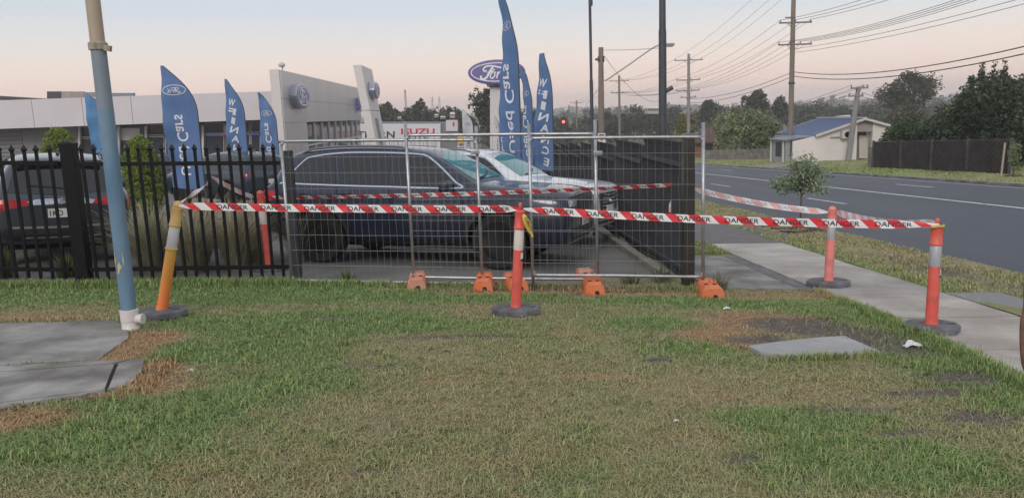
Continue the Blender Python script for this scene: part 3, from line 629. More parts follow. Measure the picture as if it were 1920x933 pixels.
MB().box(onG(pA.x-.01, pA.y+.03, .86), (.155, .155, 1.74), bev=.004).build('post', m_black, pf, world=True)
cap_ = MB().lathe([(.118, 0), (.118, .02), (.06, .045), (.001, .055)], 4, onG(pA.x-.01, pA.y+.03, 1.73), Matrix.Rotation(R(45), 3, 'Z')).build('post_cap', m_black, pf, world=True)
ep = MB().box(onG(pB.x+.055, pB.y+.1, .82), (.10, .10, 1.66), bev=.004).build('gate_post', m_blackdull, pf, world=True)
# ================================================================== black side fence running away beside the footpath
sf = thing('security_fence', 'tall black steel picket fence stepping downhill beside the footpath', 'fence', onG(2.43, 9.3))
MB().box(onG(2.43, 9.30, .86), (.13, .13, 1.84), bev=.005).build('end_post', M('black_brown_post', (.022, .020, .020), .4, var=0, vscale=1.2, col2=(.05, .042, .034)), sf, world=True)  # noise mottles the black post with dull brown
MB().lathe([(.10, 0), (.10, .018), (.07, .035), (.001, .05)], 4, onG(2.43, 9.30, 1.782), Matrix.Rotation(R(45), 3, 'Z')).build('post_cap', M('dull_cap', (.12, .11, .10), .5, var=.2), sf, world=True)
def bent_picket(h):
    mb = MB(); r = .016
    pts = [Vector((0, 0, 0)), Vector((0, 0, h-.12)), Vector((.0, 0, h)), Vector((.03, 0, h+.05)), Vector((.075, 0, h+.075))]
    mb.tube(pts, [r*1.15, r*1.15, r*1.1, r*.9, .004], 4); return mb
PL = 2.44; bent = None
for k in range(9):
    y0 = 9.40+k*PL; y1 = y0+PL-.04; ztop = gz(2.43, y0+PL/2)+1.50
    MB().beam((2.40, y0, ztop), (2.40, y1, ztop), .045, .05).build('top_rail', m_blackdull, sf, world=True)
    MB().beam(onG(2.40, y0, .20), onG(2.40, y1, .20), .045, .05).build('bottom_rail', m_blackdull, sf, world=True)
    if k: MB().box(onG(2.43, y0-.02, .84), (.075, .075, 1.72)).build('post', m_blackdull, sf, world=True)
    for i in range(19):
        y = y0+.07+i*.125
        if bent is None: o = bent_picket(1.62).build('picket', m_blackdull, sf); bent = o
        else: o = bpy.data.objects.new('picket', bent.data); COL.objects.link(o); o.parent = sf
        o.location = Vector((2.435, y, ztop-1.42))-sf.location; o.rotation_euler = (0, 0, R(180)+random.uniform(-.1, .1))
# timber sleeper kerb at the foot of the fence
sk = thing('sleeper_kerb', 'line of pale concrete sleepers along the foot of the black side fence', 'kerb', onG(2.3, 10))
m_slp = M('weathered_sleeper', (.24, .22, .19), .9, var=.25, vscale=6, bump=.4, bscale=50)
for k in range(8):
    y = 9.75+k*1.5; pslab(MB(), [(2.22, y), (2.34, y), (2.34, y+1.47), (2.22, y+1.47)], .10, .12).build('sleeper', m_slp, sk, world=True)
# ================================================================== blue pole with plastic base
bp_ = thing('blue_pole', 'tall pole with flaking blue paint and white plastic base on the left', 'pole', G(241, 624)+Vector((0, .06, 0)))
m_blue = M('flaking_blue_paint', (.085, .175, .28), .5, var=0, vscale=3, col2=(.21, .31, .40), bump=.15, bscale=20, stretch=(1, 1, .35), detail=6)
m_bgrey = M('chalky_blue_grey', (.20, .24, .285), .5, var=.15, vscale=4, stretch=(1, 1, .3)); m_tan = M('bare_tan_pole', (.36, .29, .22), .6, var=0, vscale=4, col2=(.46, .38, .29), stretch=(1, 1, .25)); m_pvc = M('white_plastic_pipe', (.66, .62, .60), .4, var=.06)
m_flake = M('exposed_primer', (.52, .44, .27), .7, var=.2, vscale=30)
def poly_tube(r0, r1, z0, z1, n=14): return MB().lathe([(r0, z0), (r1, z1)], n)
tp = at(173, 90, bp_.location.y).z-bp_.location.z; t2 = at(195, 205, bp_.location.y).z-bp_.location.z
lean = Matrix.Rotation(R(-.4), 3, 'Y')
MB().lathe([(.068, .18), (.068, t2)], 12).build('lower_shaft', m_blue, bp_, 'auto')
MB().lathe([(.067, t2), (.064, tp)], 12).build('upper_shaft', m_bgrey, bp_, 'auto')
MB().lathe([(.061, tp), (.058, tp+2.2)], 12).build('bare_top', m_tan, bp_, 'auto')
bk = MB(); bk.lathe([(.070, tp-.02), (.080, tp-.018), (.080, tp+.035), (.068, tp+.05)], 12); bk.box((.09, -.02, tp-.01), (.05, .05, .05), Euler((0, R(12), 0)))
bk.build('broken_bracket', M('corroded_bracket', (.34, .29, .23), .7, var=.3, vscale=20), bp_)
pb = MB().lathe([(.080, -.04), (.080, .035), (.076, .04), (.076, .10), (.081, .104), (.081, .205), (.072, .21)], 20).build('plastic_base', m_pvc, bp_, 'auto')
MB().tube([(.06, -.01, .12), (.115, -.02, .12)], .042, 14).tube([(.115, -.02, .12), (.13, -.022, .12)], .048, 14).build('side_socket', m_pvc, pb, 'auto')
fl = MB()
for (a0, z, w, h) in [(-1.7, .62, .42, .05), (-2.3, .68, .22, .10), (-1.15, .68, .12, .09), (-1.9, .57, .2, .03)]:
    pts = [(a0+w*math.cos(2*math.pi*k/14)*(.7+.3*math.sin(k*2.7)), z+h*math.sin(2*math.pi*k/14)*(.7+.3*math.cos(k*1.9))) for k in range(14)]
    fl.add([(math.cos(a)*.0702, math.sin(a)*.0702, zz) for a, zz in pts], [tuple(range(14))])
fl.build('paint_flake', m_flake, bp_)
# ================================================================== cars
m_tyre = M('tyre_rubber', (.014, .014, .015), .85, var=.2, vscale=20); m_rimd = M('dark_alloy', (.17, .175, .19), .35, .3, var=.1); m_rims = M('silver_alloy', (.45, .46, .48), .3, .9, var=.05)
m_glassd = M('privacy_glass', (.008, .010, .014), .04, var=0, spec=.8); m_glassc = M('side_glass', (.02, .026, .03), .04, var=0, spec=.8)
m_screen = M('windscreen_glass', (.055, .25, .26), .06, var=0, spec=.7); m_chrome = M('chrome_trim', (.62, .66, .74), .15, .95, var=0)
m_trim = M('black_plastic_trim', (.016, .016, .018), .6, var=.2); m_well = M('wheel_well', (.006, .006, .006), .9, var=0)
m_seam = M('panel_gap', (.004, .004, .005), .8, var=0); m_lampc = M('clear_lamp', (.45, .47, .5), .1, .3, var=.2, vscale=20); m_lampr = M('red_lamp', (.42, .015, .02), .15, var=.15, vscale=20)
m_plate = M('plate_white', (.7, .7, .68), .45, var=.04); m_platei = M('plate_ink', (.02, .03, .06), .5, var=0); m_under = M('underbody', (.01, .01, .01), .9, var=0)
SUV = dict(st=[(2.30, .46, .84, .95, .66, .52), (2.285, .36, .90, 1.02, .82, .68), (2.20, .29, .94, 1.065, .89, .74), (1.9, .27, .97, 1.095, .92, .77), (1.5, .27, .985, 1.12, .925, .78),
               (1.08, .27, 1.0, 1.145, .925, .77), (.95, .27, 1.0, 1.17, .925, .75), (.58, .27, 1.0, 1.41, .925, .71), (.24, .27, 1.0, 1.585, .925, .665), (.05, .27, 1.01, 1.625, .925, .655),
               (-.6, .27, 1.03, 1.66, .925, .65), (-1.3, .27, 1.05, 1.65, .92, .645), (-1.8, .29, 1.07, 1.60, .91, .63), (-2.0, .32, 1.08, 1.545, .90, .62), (-2.19, .36, 1.08, 1.22, .88, .62), (-2.31, .42, 1.0, 1.10, .84, .62), (-2.36, .50, .9, .98, .68, .5)],
           ax=(1.34, -1.33), wr=.375, tr=.80, win=[[(.76, 1.075), (.70, 1.16), (.30, 1.47), (.02, 1.535), (-.22, 1.545), (-.22, 1.085)], [(-.27, 1.087), (-.27, 1.546), (-.75, 1.555), (-1.12, 1.545), (-1.02, 1.10)], [(-1.07, 1.102), (-1.17, 1.542), (-1.52, 1.50), (-1.66, 1.44), (-1.92, 1.15), (-1.90, 1.125)]],
           screen=[(.92, -.62), (.94, 0), (.92, .62), (.40, .56), (.30, 0), (.40, -.56)], rear=[(-.60, 1.14), (-.53, 1.47), (0, 1.50), (.53, 1.47), (.60, 1.14), (0, 1.10)],
           lamps=[[(.80, .84), (.79, .92), (.48, .93), (.52, .84)]], grille=[(-.46, .74), (-.46, .92), (.46, .92), (.46, .74)], slats=7, slat_vert=True, rlamps=[[(.80, .86), (.79, 1.02), (.40, .98), (.44, .88)]])
def car(label, loc, rz, spec, paint, lod=2, glass=m_glassd, rims=m_rimd, chrome=True, plate=None, sx_=1.0, sz=1.0, roofrail=True, group='parked cars in the dealership yard', mirror=True, handles=True, name='parked_car', rear_detail=None):
    root = thing(name, label, 'car', (loc[0], loc[1], 0), rz, group)
    # pitch follows the yard
    hx, hy = math.cos(rz), math.sin(rz); e = 1.3
    zf, zr = gz(loc[0]+hx*e, loc[1]+hy*e), gz(loc[0]-hx*e, loc[1]-hy*e); zl, zrr = gz(loc[0]-hy*.8, loc[1]+hx*.8), gz(loc[0]+hy*.8, loc[1]-hx*.8)
    root.rotation_euler = (math.atan2(zl-zrr, 1.6), -math.atan2(zf-zr, 2*e), rz); root.location.z = (zf+zr)/2+.014
    S = [(x*sx_, zb*sz, ze*sz, zt*sz, hw, ht) for x, zb, ze, zt, hw, ht in spec['st']]
    vs = []; NR = 10
    for x, zb, ze, zt, hw, ht in S:
        half = [(0, zb), (.72*hw, zb), (.955*hw, zb+.05), (hw, zb+(ze-zb)*.34), (.995*hw, zb+(ze-zb)*.72), (.97*hw, ze-.02), (.935*hw, ze+.015), (ht+.015, zt-.075), (ht-.10, zt-.012), (0, zt+.008)]
        ring = [(x, -y, z) for y, z in half]+[(x, y, z) for y, z in reversed(half[1:-1])]
        vs += ring
    n = 2*NR-2; m = len(S)
    fs = [(i*n+k, i*n+(k+1) % n, (i+1)*n+(k+1) % n, (i+1)*n+k) for i in range(m-1) for k in range(n)]
    def cap(o, rev):
        q = []
        for k in range(NR-1):
            a, b = k, k+1; c, d = (n-k-1) % n, (n-k) % n
            f = (o+a, o+b, o+c, o+d); f = tuple(dict.fromkeys(f)); q.append(tuple(reversed(f)) if rev else f)
        return [f for f in q if len(f) > 2]
    fs += cap(0, False)+cap((m-1)*n, True)
    bm_o = MB().add(vs, fs).build('body', [paint, m_well], root, True)
    md = bm_o.modifiers.new('s', 'SUBSURF'); md.levels = md.render_levels = lod
    bpy.context.view_layer.update(); dg = bpy.context.evaluated_depsgraph_get()
    smooth = bpy.data.meshes.new_from_object(bm_o.evaluated_get(dg)); bm = bmesh.new(); bm.from_mesh(smooth); bvh = BVHTree.FromBMesh(bm); bm.free()
    # wheel arches
    bm_o.modifiers.clear(); old = bm_o.data; bm_o.data = smooth; bpy.data.meshes.remove(old)
    cut = MB(); ar = spec['wr']*1.17
    for ax in spec['ax']:
        for s in (-1, 1): cut.lathe([(ar, -.30), (ar, .30)], 28, (ax*sx_, s*.86, spec['wr']*1.0), Matrix.Rotation(R(90), 3, 'X'))
    co = cut.build('cut', m_well); co.parent = root
    b = bm_o.modifiers.new('b', 'BOOLEAN'); b.operation = 'DIFFERENCE'; b.object = co; b.solver = 'EXACT'
    bpy.context.view_layer.update(); dg = bpy.context.evaluated_depsgraph_get()
    fin = bpy.data.meshes.new_from_object(bm_o.evaluated_get(dg)); bm_o.modifiers.clear(); bm_o.data = fin; bpy.data.objects.remove(co)
    fin.materials.clear(); fin.materials.append(paint); fin.materials.append(m_well)
    for p in fin.polygons:
        c = p.center; p.material_index = 0
        for ax in spec['ax']:
            r = math.hypot(c.x-ax*sx_, c.z-spec['wr'])
            if r < ar+.004 and abs(c.y) < .99 and (abs(abs(c.y)-.56) < .01 or abs(r-ar) < .012): p.material_index = 1
    fin.shade_smooth(); fin.set_sharp_from_angle(angle=R(38))
    D = {'y-': (Vector((0, 1, 0)), lambda u, v: Vector((u, -3, v))), 'y+': (Vector((0, -1, 0)), lambda u, v: Vector((u, 3, v))), 'x+': (Vector((-1, 0, 0)), lambda u, v: Vector((5, u, v))),
         'x-': (Vector((1, 0, 0)), lambda u, v: Vector((-5, u, v))), 'z': (Vector((0, 0, -1)), lambda u, v: Vector((u, v, 4)))}
    def pj(u, v, ax, off):
        d, f = D[ax]; h = bvh.ray_cast(f(u, v), d)
        p = h[0] if h[0] is not None else bvh.find_nearest(f(u, v)+d*2.2)[0]
        return p-d*off
    def patch(name, poly, ax, mat, off=.006, par=root, ml=.14):
        bm = bmesh.new(); bm.faces.new([bm.verts.new((u, v, 0)) for u, v in poly]); bmesh.ops.triangulate(bm, faces=bm.faces[:])
        for _ in range(4):
            es = [e for e in bm.edges if e.calc_length() > ml]
            if not es: break
            bmesh.ops.subdivide_edges(bm, edges=es, cuts=1); bmesh.ops.triangulate(bm, faces=[f for f in bm.faces if len(f.verts) > 3])
        bm.verts.index_update(); vv = [pj(v.co.x, v.co.y, ax, off) for v in bm.verts]; ff = [tuple(v.index for v in f.verts) for f in bm.faces]; bm.free()
        return MB().add(vv, ff).build(name, mat, par, True)
    def line(name, pts, ax, mat, w=.008, off=.005, par=root, closed=False, k=4):
        P = catmull(pts, k, closed); vv, ff = ribbon(P, w, closed); return MB().add([pj(u, v, ax, off) for u, v in vv], ff).build(name, mat, par)
    def mirp(p): return [(-a, b_) for a, b_ in p]
    sc2 = lambda p: [(a*sx_, b_*sz) for a, b_ in p]
    for side in ('y-', 'y+'):
        for w in spec['win']: 
            g = patch('window', sc2(w), side, glass)
        if chrome:
            W_ = [sc2(w) for w in spec['win']]
            out = [W_[0][0], W_[0][1], W_[0][2], W_[0][3], W_[1][2], W_[2][1], W_[2][2], W_[2][3], W_[2][4], W_[2][5], W_[1][4], W_[1][0]]
            line('window_trim', out, side, m_chrome, .02, .010, closed=True)
        for pts in ([(.82, 1.04), (.83, .75), (.74, .42)], [(-.25, 1.06), (-.25, .75), (-.24, .36)], [(-1.05, 1.08), (-1.02, .95), (-.86, .78), (-.80, .40)]): line('door_gap', sc2(pts), side, m_seam)
        patch('sill_trim', sc2([(1.0, .27), (1.0, .36), (-1.0, .36), (-1.0, .28)]), side, m_trim, .012)
        sg = -1 if side == 'y-' else 1
        for ax in spec['ax']:
            t_ = [(ax*sx_+math.cos(a)*ar*1.04, spec['wr']+math.sin(a)*ar*1.04) for a in np.linspace(R(-8), R(188), 15)]; line('arch_trim', t_, side, m_trim, .05, .010, k=2)
        if handles:
            for hx_ in (-.12, -.92):
                p = pj(hx_*sx_, .985*sz, side, .03); MB().box(p, (.19, .03, .035), bev=.01).build('door_handle', paint, root, True)
        if mirror:
            p = pj(.62*sx_, 1.10*sz, side, .11); mm = MB(); q = bm_box(.07, .11, .075, .035); mm.add([Vector(v)+p for v in q[0]], q[1]); mm.box(p-Vector((0, sg*.09, .04)), (.07, .10, .04)); mm.build('side_mirror', paint, root, True)
        if roofrail: 
            pts = [(x*sx_, sg*.58, 0) for x in np.linspace(.0, -1.75, 12)]; pts = [pj(x, y, 'z', .035 if 0 < i < 11 else -.01) for i, (x, y, _) in enumerate(pts)]
            MB().tube(pts, .016, 6).build('roof_rail', m_trim if not chrome else m_rimd, root, True)
    ws = patch('windscreen', [(a*sx_, b_) for a, b_ in spec['screen']], 'z', m_screen, .006)
    line('wiper', [(.93*sx_, -.45), (.90*sx_, -.1), (.80*sx_, .25)], 'z', m_trim, .02, .02, ws); 
    patch('rear_window', [(a, b_*sz) for a, b_ in spec['rear']], 'x-', m_glassd)
    for lp in spec['lamps']:
        lp = [(a, b_*sz) for a, b_ in lp]
        for q in (lp, mirp(lp)): patch('headlight', q, 'x+', m_lampc, .008)
    for lp in spec['rlamps']:
        lp = [(a, b_*sz) for a, b_ in lp]
        for q in (lp, mirp(lp)): patch('tail_light', q, 'x-', m_lampr, .008)
        for side in ('y-', 'y+'): patch('tail_light', sc2([(-2.28, lp[0][1]/sz), (-2.26, lp[1][1]/sz), (-2.0, lp[1][1]/sz-.01), (-2.08, lp[0][1]/sz+.02)]), side, m_lampr, .008)
    gr = patch('grille', [(a, b_*sz) for a, b_ in spec['grille']], 'x+', m_trim, .006)
    ga = spec['grille']; y0, y1 = ga[0][0], ga[2][0]; z0, z1 = ga[0][1]*sz, ga[1][1]*sz
    if spec['slat_vert']:
        for k in range(spec['slats']):
            yc = y0+(y1-y0)*(k+.5)/spec['slats']; ww = (y1-y0)/spec['slats']*.72/2
            line('grille_ring', [(yc-ww, z0+.015), (yc-ww, z1-.015), (yc+ww, z1-.015), (yc+ww, z0+.015)], 'x+', m_chrome, .014, .014, gr, True, 2)
    else:
        for k in range(spec['slats']):
            zc = z0+(z1-z0)*(k+.5)/spec['slats']; f = .92-.25*abs(k/(spec['slats']-1)-.35); line('grille_bar', [(y0*f, zc+.012), (0, zc-.012), (y1*f, zc+.012)], 'x+', m_chrome, .028, .016, gr)
    patch('lower_bumper', [(-.78, .38*sz), (-.72, .55*sz), (.72, .55*sz), (.78, .38*sz)], 'x+', m_trim, .007); 
    patch('rear_bumper', [(-.78, .42*sz), (-.72, .60*sz), (.72, .60*sz), (.78, .42*sz)], 'x-', m_trim, .007)
    line('bumper_trim', [(-.7, .46*sz), (0, .44*sz), (.7, .46*sz)], 'x+', m_chrome, .02, .012); line('bonnet_gap', [(-.74, .955*sz), (-.4, .97*sz), (0, .975*sz), (.4, .97*sz), (.74, .955*sz)], 'x+', m_seam, .012)
    for fx_, s in (('x+', 1), ('x-', -1)):
        zc = .62*sz if s > 0 else .80*sz; p = pj(0, zc, fx_, .02); pb_ = MB().box(p, (.012, .37, .125)).build('number_plate', m_plate, root)
        if plate and ((s < 0) == (plate[1] == 'rear')):
            tv, tf = text2d(plate[0], .01); wd = tv[:, 0].max(); MB().add([p+Vector((s*.009, s*(x/wd-.5)*.32, (y-.5)*.08)) for x, y in tv], tf).build('lettering', m_platei, pb_)
    MB().box((0, 0, .30), (3.6*sx_, 1.3, .12)).build('underbody', m_under, root)
    MB().add([Vector((-1.35*sx_, 0, 1.64*sz))+Vector(p) for p in [(-.13, -.025, 0), (.12, -.025, 0), (.12, .025, 0), (-.13, .025, 0), (-.12, -.008, .07), (-.04, -.008, .055), (-.04, .008, .055), (-.12, .008, .07)]], [(0, 1, 5, 4), (1, 2, 6, 5), (2, 3, 7, 6), (3, 0, 4, 7), (4, 5, 6, 7)]).build('aerial_fin', paint, root)
    wr = spec['wr']
    for ax in spec['ax']:
        for s in (-1, 1):
            rot = Matrix.Rotation(R(90*s), 3, 'X'); c = Vector((ax*sx_, s*spec['tr'], wr))
            ty = MB().lathe([(wr*.66, -.10), (wr*.70, -.115), (wr*.93, -.115), (wr, -.085), (wr, .085), (wr*.93, .115), (wr*.70, .115), (wr*.66, .10)], 32, c, rot)
            w_ = ty.build('wheel', m_tyre, root, 'auto')
            MB().lathe([(.001, -.03), (wr*.66, -.03), (wr*.66, -.06), (wr*.69, -.10), (wr*.64, -.10)], 28, c, rot).lathe([(.001, -.085), (wr*.14, -.08), (wr*.15, -.05)], 16, c, rot).build('rim', m_trim, w_, True)
            sp = MB(); ns = 10
            for k in range(ns):
                a = 2*math.pi*k/ns+(.10 if k % 2 else -.10); d = Vector((math.cos(a), math.sin(a), 0)); q = Vector((-math.sin(a), math.cos(a), 0))
                pts = [d*wr*.10+q*.02, d*wr*.10-q*.02, d*wr*.66-q*.022, d*wr*.66+q*.022]
                sp.add([c+rot@(p+Vector((0, 0, zz))) for zz in (-.09, -.05) for p in pts], [(0, 1, 2, 3), (4, 7, 6, 5), (0, 3, 7, 4), (1, 5, 6, 2), (3, 2, 6, 7), (0, 4, 5, 1)])
            sp.build('spokes', rims, w_)
    if rear_detail: rear_detail(root, patch, line, pj)
    return root
def paint_mat(name, col, metal=.25): return M(name, col, .28, metal, var=0, coat=.8)
car('dark navy four wheel drive wagon with chrome window trim behind the mesh fence', (-.80, 12.06), R(-19.5), SUV, paint_mat('navy_paint', (.010, .017, .042)), 2, plate=('LUX', 'front')).scale = (1.03, 1.03, 1.03)
HY = dict(SUV); HY['grille'] = [(-.52, .58), (-.60, .90), (.60, .90), (.52, .58)]; HY['slats'] = 5; HY['slat_vert'] = False; HY['lamps'] = [[(.82, .84), (.80, .90), (.60, .88), (.62, .82)], [(.80, .56), (.80, .74), (.70, .74), (.70, .56)]]
hy = car('white wagon with wide chrome grille parked beyond the navy one by the side fence', (.08, 14.55), R(-25), HY, paint_mat('white_paint', (.70, .72, .76), 0), 2, plate=None, sz=1.0)
MB().tube(catmull([(2.33, -.07, .74), (2.34, -.05, .79), (2.34, -.02, .72), (2.34, .02, .76), (2.34, .05, .69), (2.33, .07, .74)], 4), .012, 6).build('badge', m_chrome, hy, True)
def mits(root, patch, line, pj):
    patch('garnish', [(-.38, .905), (-.42, .955), (-.30, .985), (.30, .985), (.42, .955), (.38, .905)], 'x-', m_chrome, .012)
    bd = pj(0, .955, 'x-', .03)
    for a in (90, 210, 330):
        d = Vector((0, math.cos(R(a)), math.sin(R(a)))); q = Vector((0, -d.z, d.y)); MB().add([bd, bd+d*.028+q*.016, bd+d*.056, bd+d*.028-q*.016], [(0, 1, 2, 3)]).build('badge', m_lampc, root)
    line('bumper_strip', [(-.62, .60), (0, .585), (.62, .60)], 'x-', m_rims, .03, .012); line('skid_strip', [(-.5, .45), (0, .44), (.5, .45)], 'x-', m_chrome, .03, .02)
    line('rear_wiper', [(-.05, 1.13), (.2, 1.16), (.42, 1.18)], 'x-', m_trim, .02, .02)
    MB().box(pj(0, 1.50, 'x-', .05), (.18, 1.1, .03), bev=.01).build('roof_spoiler', MATS['grey_paint'], root, True)
MI = dict(SUV); MI['rlamps'] = [[(.84, .84), (.84, 1.02), (.42, 1.0), (.34, .93)]]; MI['rear'] = [(-.66, 1.10), (-.55, 1.45), (0, 1.47), (.55, 1.45), (.66, 1.10), (0, 1.05)]
g_ = G(126, 503); h_ = Vector((-math.sin(R(28)), math.cos(R(28)), 0))
car('grey wagon seen from behind through the picket fence at the far left', (g_.x+h_.x*2.18, g_.y+h_.y*2.18), R(90+28), MI, paint_mat('grey_paint', (.05, .06, .08), .5), 2, rims=m_rims, chrome=False, plate=('1KD  8B', 'rear'), sx_=.93, sz=.98, rear_detail=mits)
HA = dict(SUV); HA['rlamps'] = [[(.84, .92), (.86, 1.10), (.60, 1.04), (.62, .98)]]
car('dark blue hatchback facing away to the left behind the fence and flags', (-7.55, 24.3), R(142), HA, paint_mat('steel_blue_paint', (.035, .05, .075), .4), 1, glass=m_glassc, rims=m_rims, chrome=False, sx_=.88, sz=.98, roofrail=False)
car('red car mostly out of frame beside the grey wagon', (-10.35, 15.3), R(118), SUV, paint_mat('red_paint', (.45, .02, .02), .1), 1, chrome=False, sx_=.9, sz=.95, roofrail=False)
car('black car half hidden behind the round bush and blue pole', (-13.2, 26.0), R(-8), SUV, paint_mat('black_paint', (.01, .011, .013), .2), 1, chrome=False, sx_=.9, sz=.95)
car('black car in front of the showroom glass between the tall flags', (-12.0, 33.5), R(-30), SUV, MATS['black_paint'], 1, chrome=False, sz=.95)
car('pale blue car near the white flags down the yard', (-.6, 33.0), R(-100), SUV, paint_mat('pale_blue_paint', (.35, .45, .52), .2), 1, chrome=False, sz=.95, handles=False)
car('silver car parked further down the yard behind the navy wagon', (-3.4, 39.0), R(-95), SUV, paint_mat('silver_paint', (.5, .52, .55), .4), 1, chrome=False, sz=.95, handles=False)
car('dark car parked deep in the yard below the oval pylon sign', (1.1, 30.0), R(-95), SUV, MATS['steel_blue_paint'], 1, chrome=False, sz=.9, handles=False)
# ================================================================== dealership buildings and signs
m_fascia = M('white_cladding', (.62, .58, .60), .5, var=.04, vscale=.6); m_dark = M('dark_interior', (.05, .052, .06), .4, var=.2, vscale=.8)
m_shopglass = M('shop_glass', (.035, .04, .055), .08, var=0, spec=.7); m_mull = M('white_frame', (.58, .56, .55), .5, var=.05); m_grey = M('grey_render', (.16, .16, .17), .8, var=.15, vscale=.7)
m_louv = M('grey_louvre', (.24, .235, .24), .6, var=.08); m_clad = M('silver_cladding', (.52, .51, .52), .36, .35, var=.06, vscale=.3, stretch=(1, 1, .2)); m_cladw = M('white_panel', (.66, .62, .60), .5, var=.03)
m_fblue = M('badge_blue', (.06, .085, .34), .3, var=0); m_purple = M('faded_badge_purple', (.17, .145, .36), .4, var=.05); m_logow = M('badge_white', (.8, .8, .82), .4, var=0); m_logog = M('badge_silver', (.42, .43, .50), .3, .6, var=0)
def islands(nv, fs):
    p = list(range(nv))
    def fd_(i):
        while p[i] != i: p[i] = p[p[i]]; i = p[i]
        return i
    for f in fs:
        for k in f[1:]: p[fd_(k)] = fd_(f[0])
    out = {}
    for f in fs: out.setdefault(fd_(f[0]), []).append(f)
    return list(out.values())
def letters(s, fn, mat, parent, bold=.01):
    tv, tf = text2d(s, bold); wd = tv[:, 0].max(); P = [fn(x/wd, y) for x, y in tv]
    for fl_ in islands(len(P), tf):
        ids = sorted({i for f in fl_ for i in f}); mp_ = {j: i for i, j in enumerate(ids)}
        MB().add([P[i] for i in ids], [tuple(mp_[i] for i in f) for f in fl_]).build('letter', mat, parent, world=True, recalc=False)
def flat_text(s, x0, x1, y0, y1, Y, mat, parent, bold=.01):
    letters(s, lambda x, y: at(x0+(x1-x0)*x, y1+(y0-y1)*y, Y), mat, parent, bold)
YF = 44.0
def rect(mb, x0, y0, x1, y1, Y, th):
    """a slab standing at depth Y whose face covers these photo corners"""
    a, b, c, d = at(x0, y1, Y), at(x1, y1, Y), at(x1, y0, Y), at(x0, y0, Y); o = Vector((0, th, 0))
    return mb.add([a, b, c, d, a+o, b+o, c+o, d+o], [(0, 1, 2, 3), (4, 7, 6, 5), (0, 4, 5, 1), (1, 5, 6, 2), (2, 6, 7, 3), (3, 7, 4, 0)])
def bx3(x0, x1, y0, y1, z0, z1): return MB().box(((x0+x1)/2, (y0+y1)/2, (z0+z1)/2), (x1-x0, y1-y0, z1-z0))
sh = thing('showroom', 'long low showroom with white panelled fascia and dark shopfront glass at left', 'building', onG(-20, YF))
zb_, zt_ = 1.85, 3.33; gr_ = gz(-20, YF)
bx3(-46, -9.25, YF+1.6, YF+16, gr_-.3, 3.2).build('wall', m_grey, sh, world=True)
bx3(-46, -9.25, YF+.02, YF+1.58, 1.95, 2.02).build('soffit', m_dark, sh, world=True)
jx = [at(p, 215, YF).x for p in (-560, -465, -370, -275, -180, -85, -32, 62, 156, 248, 341, 434, 521)]; jx[-1] = -9.27
for a, b in zip(jx[:-1], jx[1:]): bx3(a+.012, b-.012, YF, YF+1.5, zb_, zt_).build('fascia_panel', m_fascia, sh, world=True)
bx3(-46, -9.3, YF+.4, YF+14, 3.205, 3.26).build('roof', M('roof_sheet', (.3, .31, .33), .6, var=.1), sh, world=True)
yw = YF+1.6
for k in range(14): bx3(-46, at(45, 280, yw).x, yw-.06, yw-.012, gr_+.25+k*.22, gr_+.43+k*.22).build('louvre_slat', m_louv, sh, world=True)
bx3(at(45, 280, yw).x+.02, at(150, 280, yw).x, yw-.05, yw-.012, gr_+.1, 1.94).build('roller_door', M('roller_door_grey', (.22, .215, .22), .6, var=.05), sh, world=True)
def shopwin(p0, p1, y0, y1, mat=m_shopglass):
    f = rect(MB(), p0, y0, p1, y1, yw-.06, .045).build('window', m_mull, sh, world=True); rect(MB(), p0+1.3, y0+1.3, p1-1.3, y1-1.3, yw-.075, .03).build('pane', mat, f, world=True)
for p0, p1 in ((152, 184), (186, 220), (275, 308), (310, 332), (384, 420), (437, 468), (470, 488), (497, 518)):
    shopwin(p0, p1, 243-p0*.036, 262-p0*.03); shopwin(p0, p1, 264-p0*.03, 338-p0*.02, m_shopglass)
shopwin(225, 262, 240, 262, m_fascia); shopwin(225, 272, 262, 330); shopwin(420, 436, 234, 254, M('cream_blind', (.6, .54, .44), .6, var=.05))
for p in (148, 222, 273, 333, 380, 491): rect(MB(), p-2, 236, p+2, 340, yw-.30, .2).build('column', m_mull, sh, world=True)
for p0, p1, c in ((386, 414, (.12, .16, .55)), (414, 436, (.55, .16, .16)), (468, 487, (.12, .16, .55)), (497, 505, (.5, .5, .62))):
    rect(MB(), p0, 250.5-(p0-386)*.02, p1, 255-(p0-386)*.02, yw-.22, .1).build('sign_strip', M('strip_%d' % p0, c, .4, var=0), sh, world=True)
rect(MB(), 0, 335, 370, 342, yw-1.2, .3).build('plinth', m_mull, sh, world=True)
# rooftop plant screen and neighbour's roof
ps = thing('rooftop_plant_screen', 'low grey and tan panelled plant screen on the showroom roof', 'plant screen', at(170, 188, 54))
for p0, p1, y0, mt in ((88, 115, 171.5, m_dark), (115.3, 133.5, 171.5, M('tan_panel', (.36, .29, .25), .7, var=.08)), (133.8, 156, 171.8, M('taupe_panel', (.30, .27, .26), .7, var=.06)), (156.3, 200, 173, m_louv), (200.3, 250, 174.5, M('blue_grey_panel', (.2, .22, .26), .6, var=.05))):
    rect(MB(), p0, y0, p1, 197, 54, 2.0 if p0 == 88 else .3).build('panel', mt, ps, world=True)
nr = thing('neighbouring_roof', 'shallow blue grey metal roof behind the showroom at the left edge', 'roof', at(0, 195, 70))
nm = MB(); a, b = at(-160, 172, 70), at(89, 187, 70); nm.add([a, b, b+Vector((0, 14, -.3)), a+Vector((0, 14, -.3)), a+Vector((0, 0, -2)), b+Vector((0, 0, -1.4)), b+Vector((0, 14, -1.4)), a+Vector((0, 14, -2))], [(0, 1, 2, 3), (0, 4, 5, 1), (1, 5, 6, 2), (2, 6, 7, 3), (3, 7, 4, 0)])
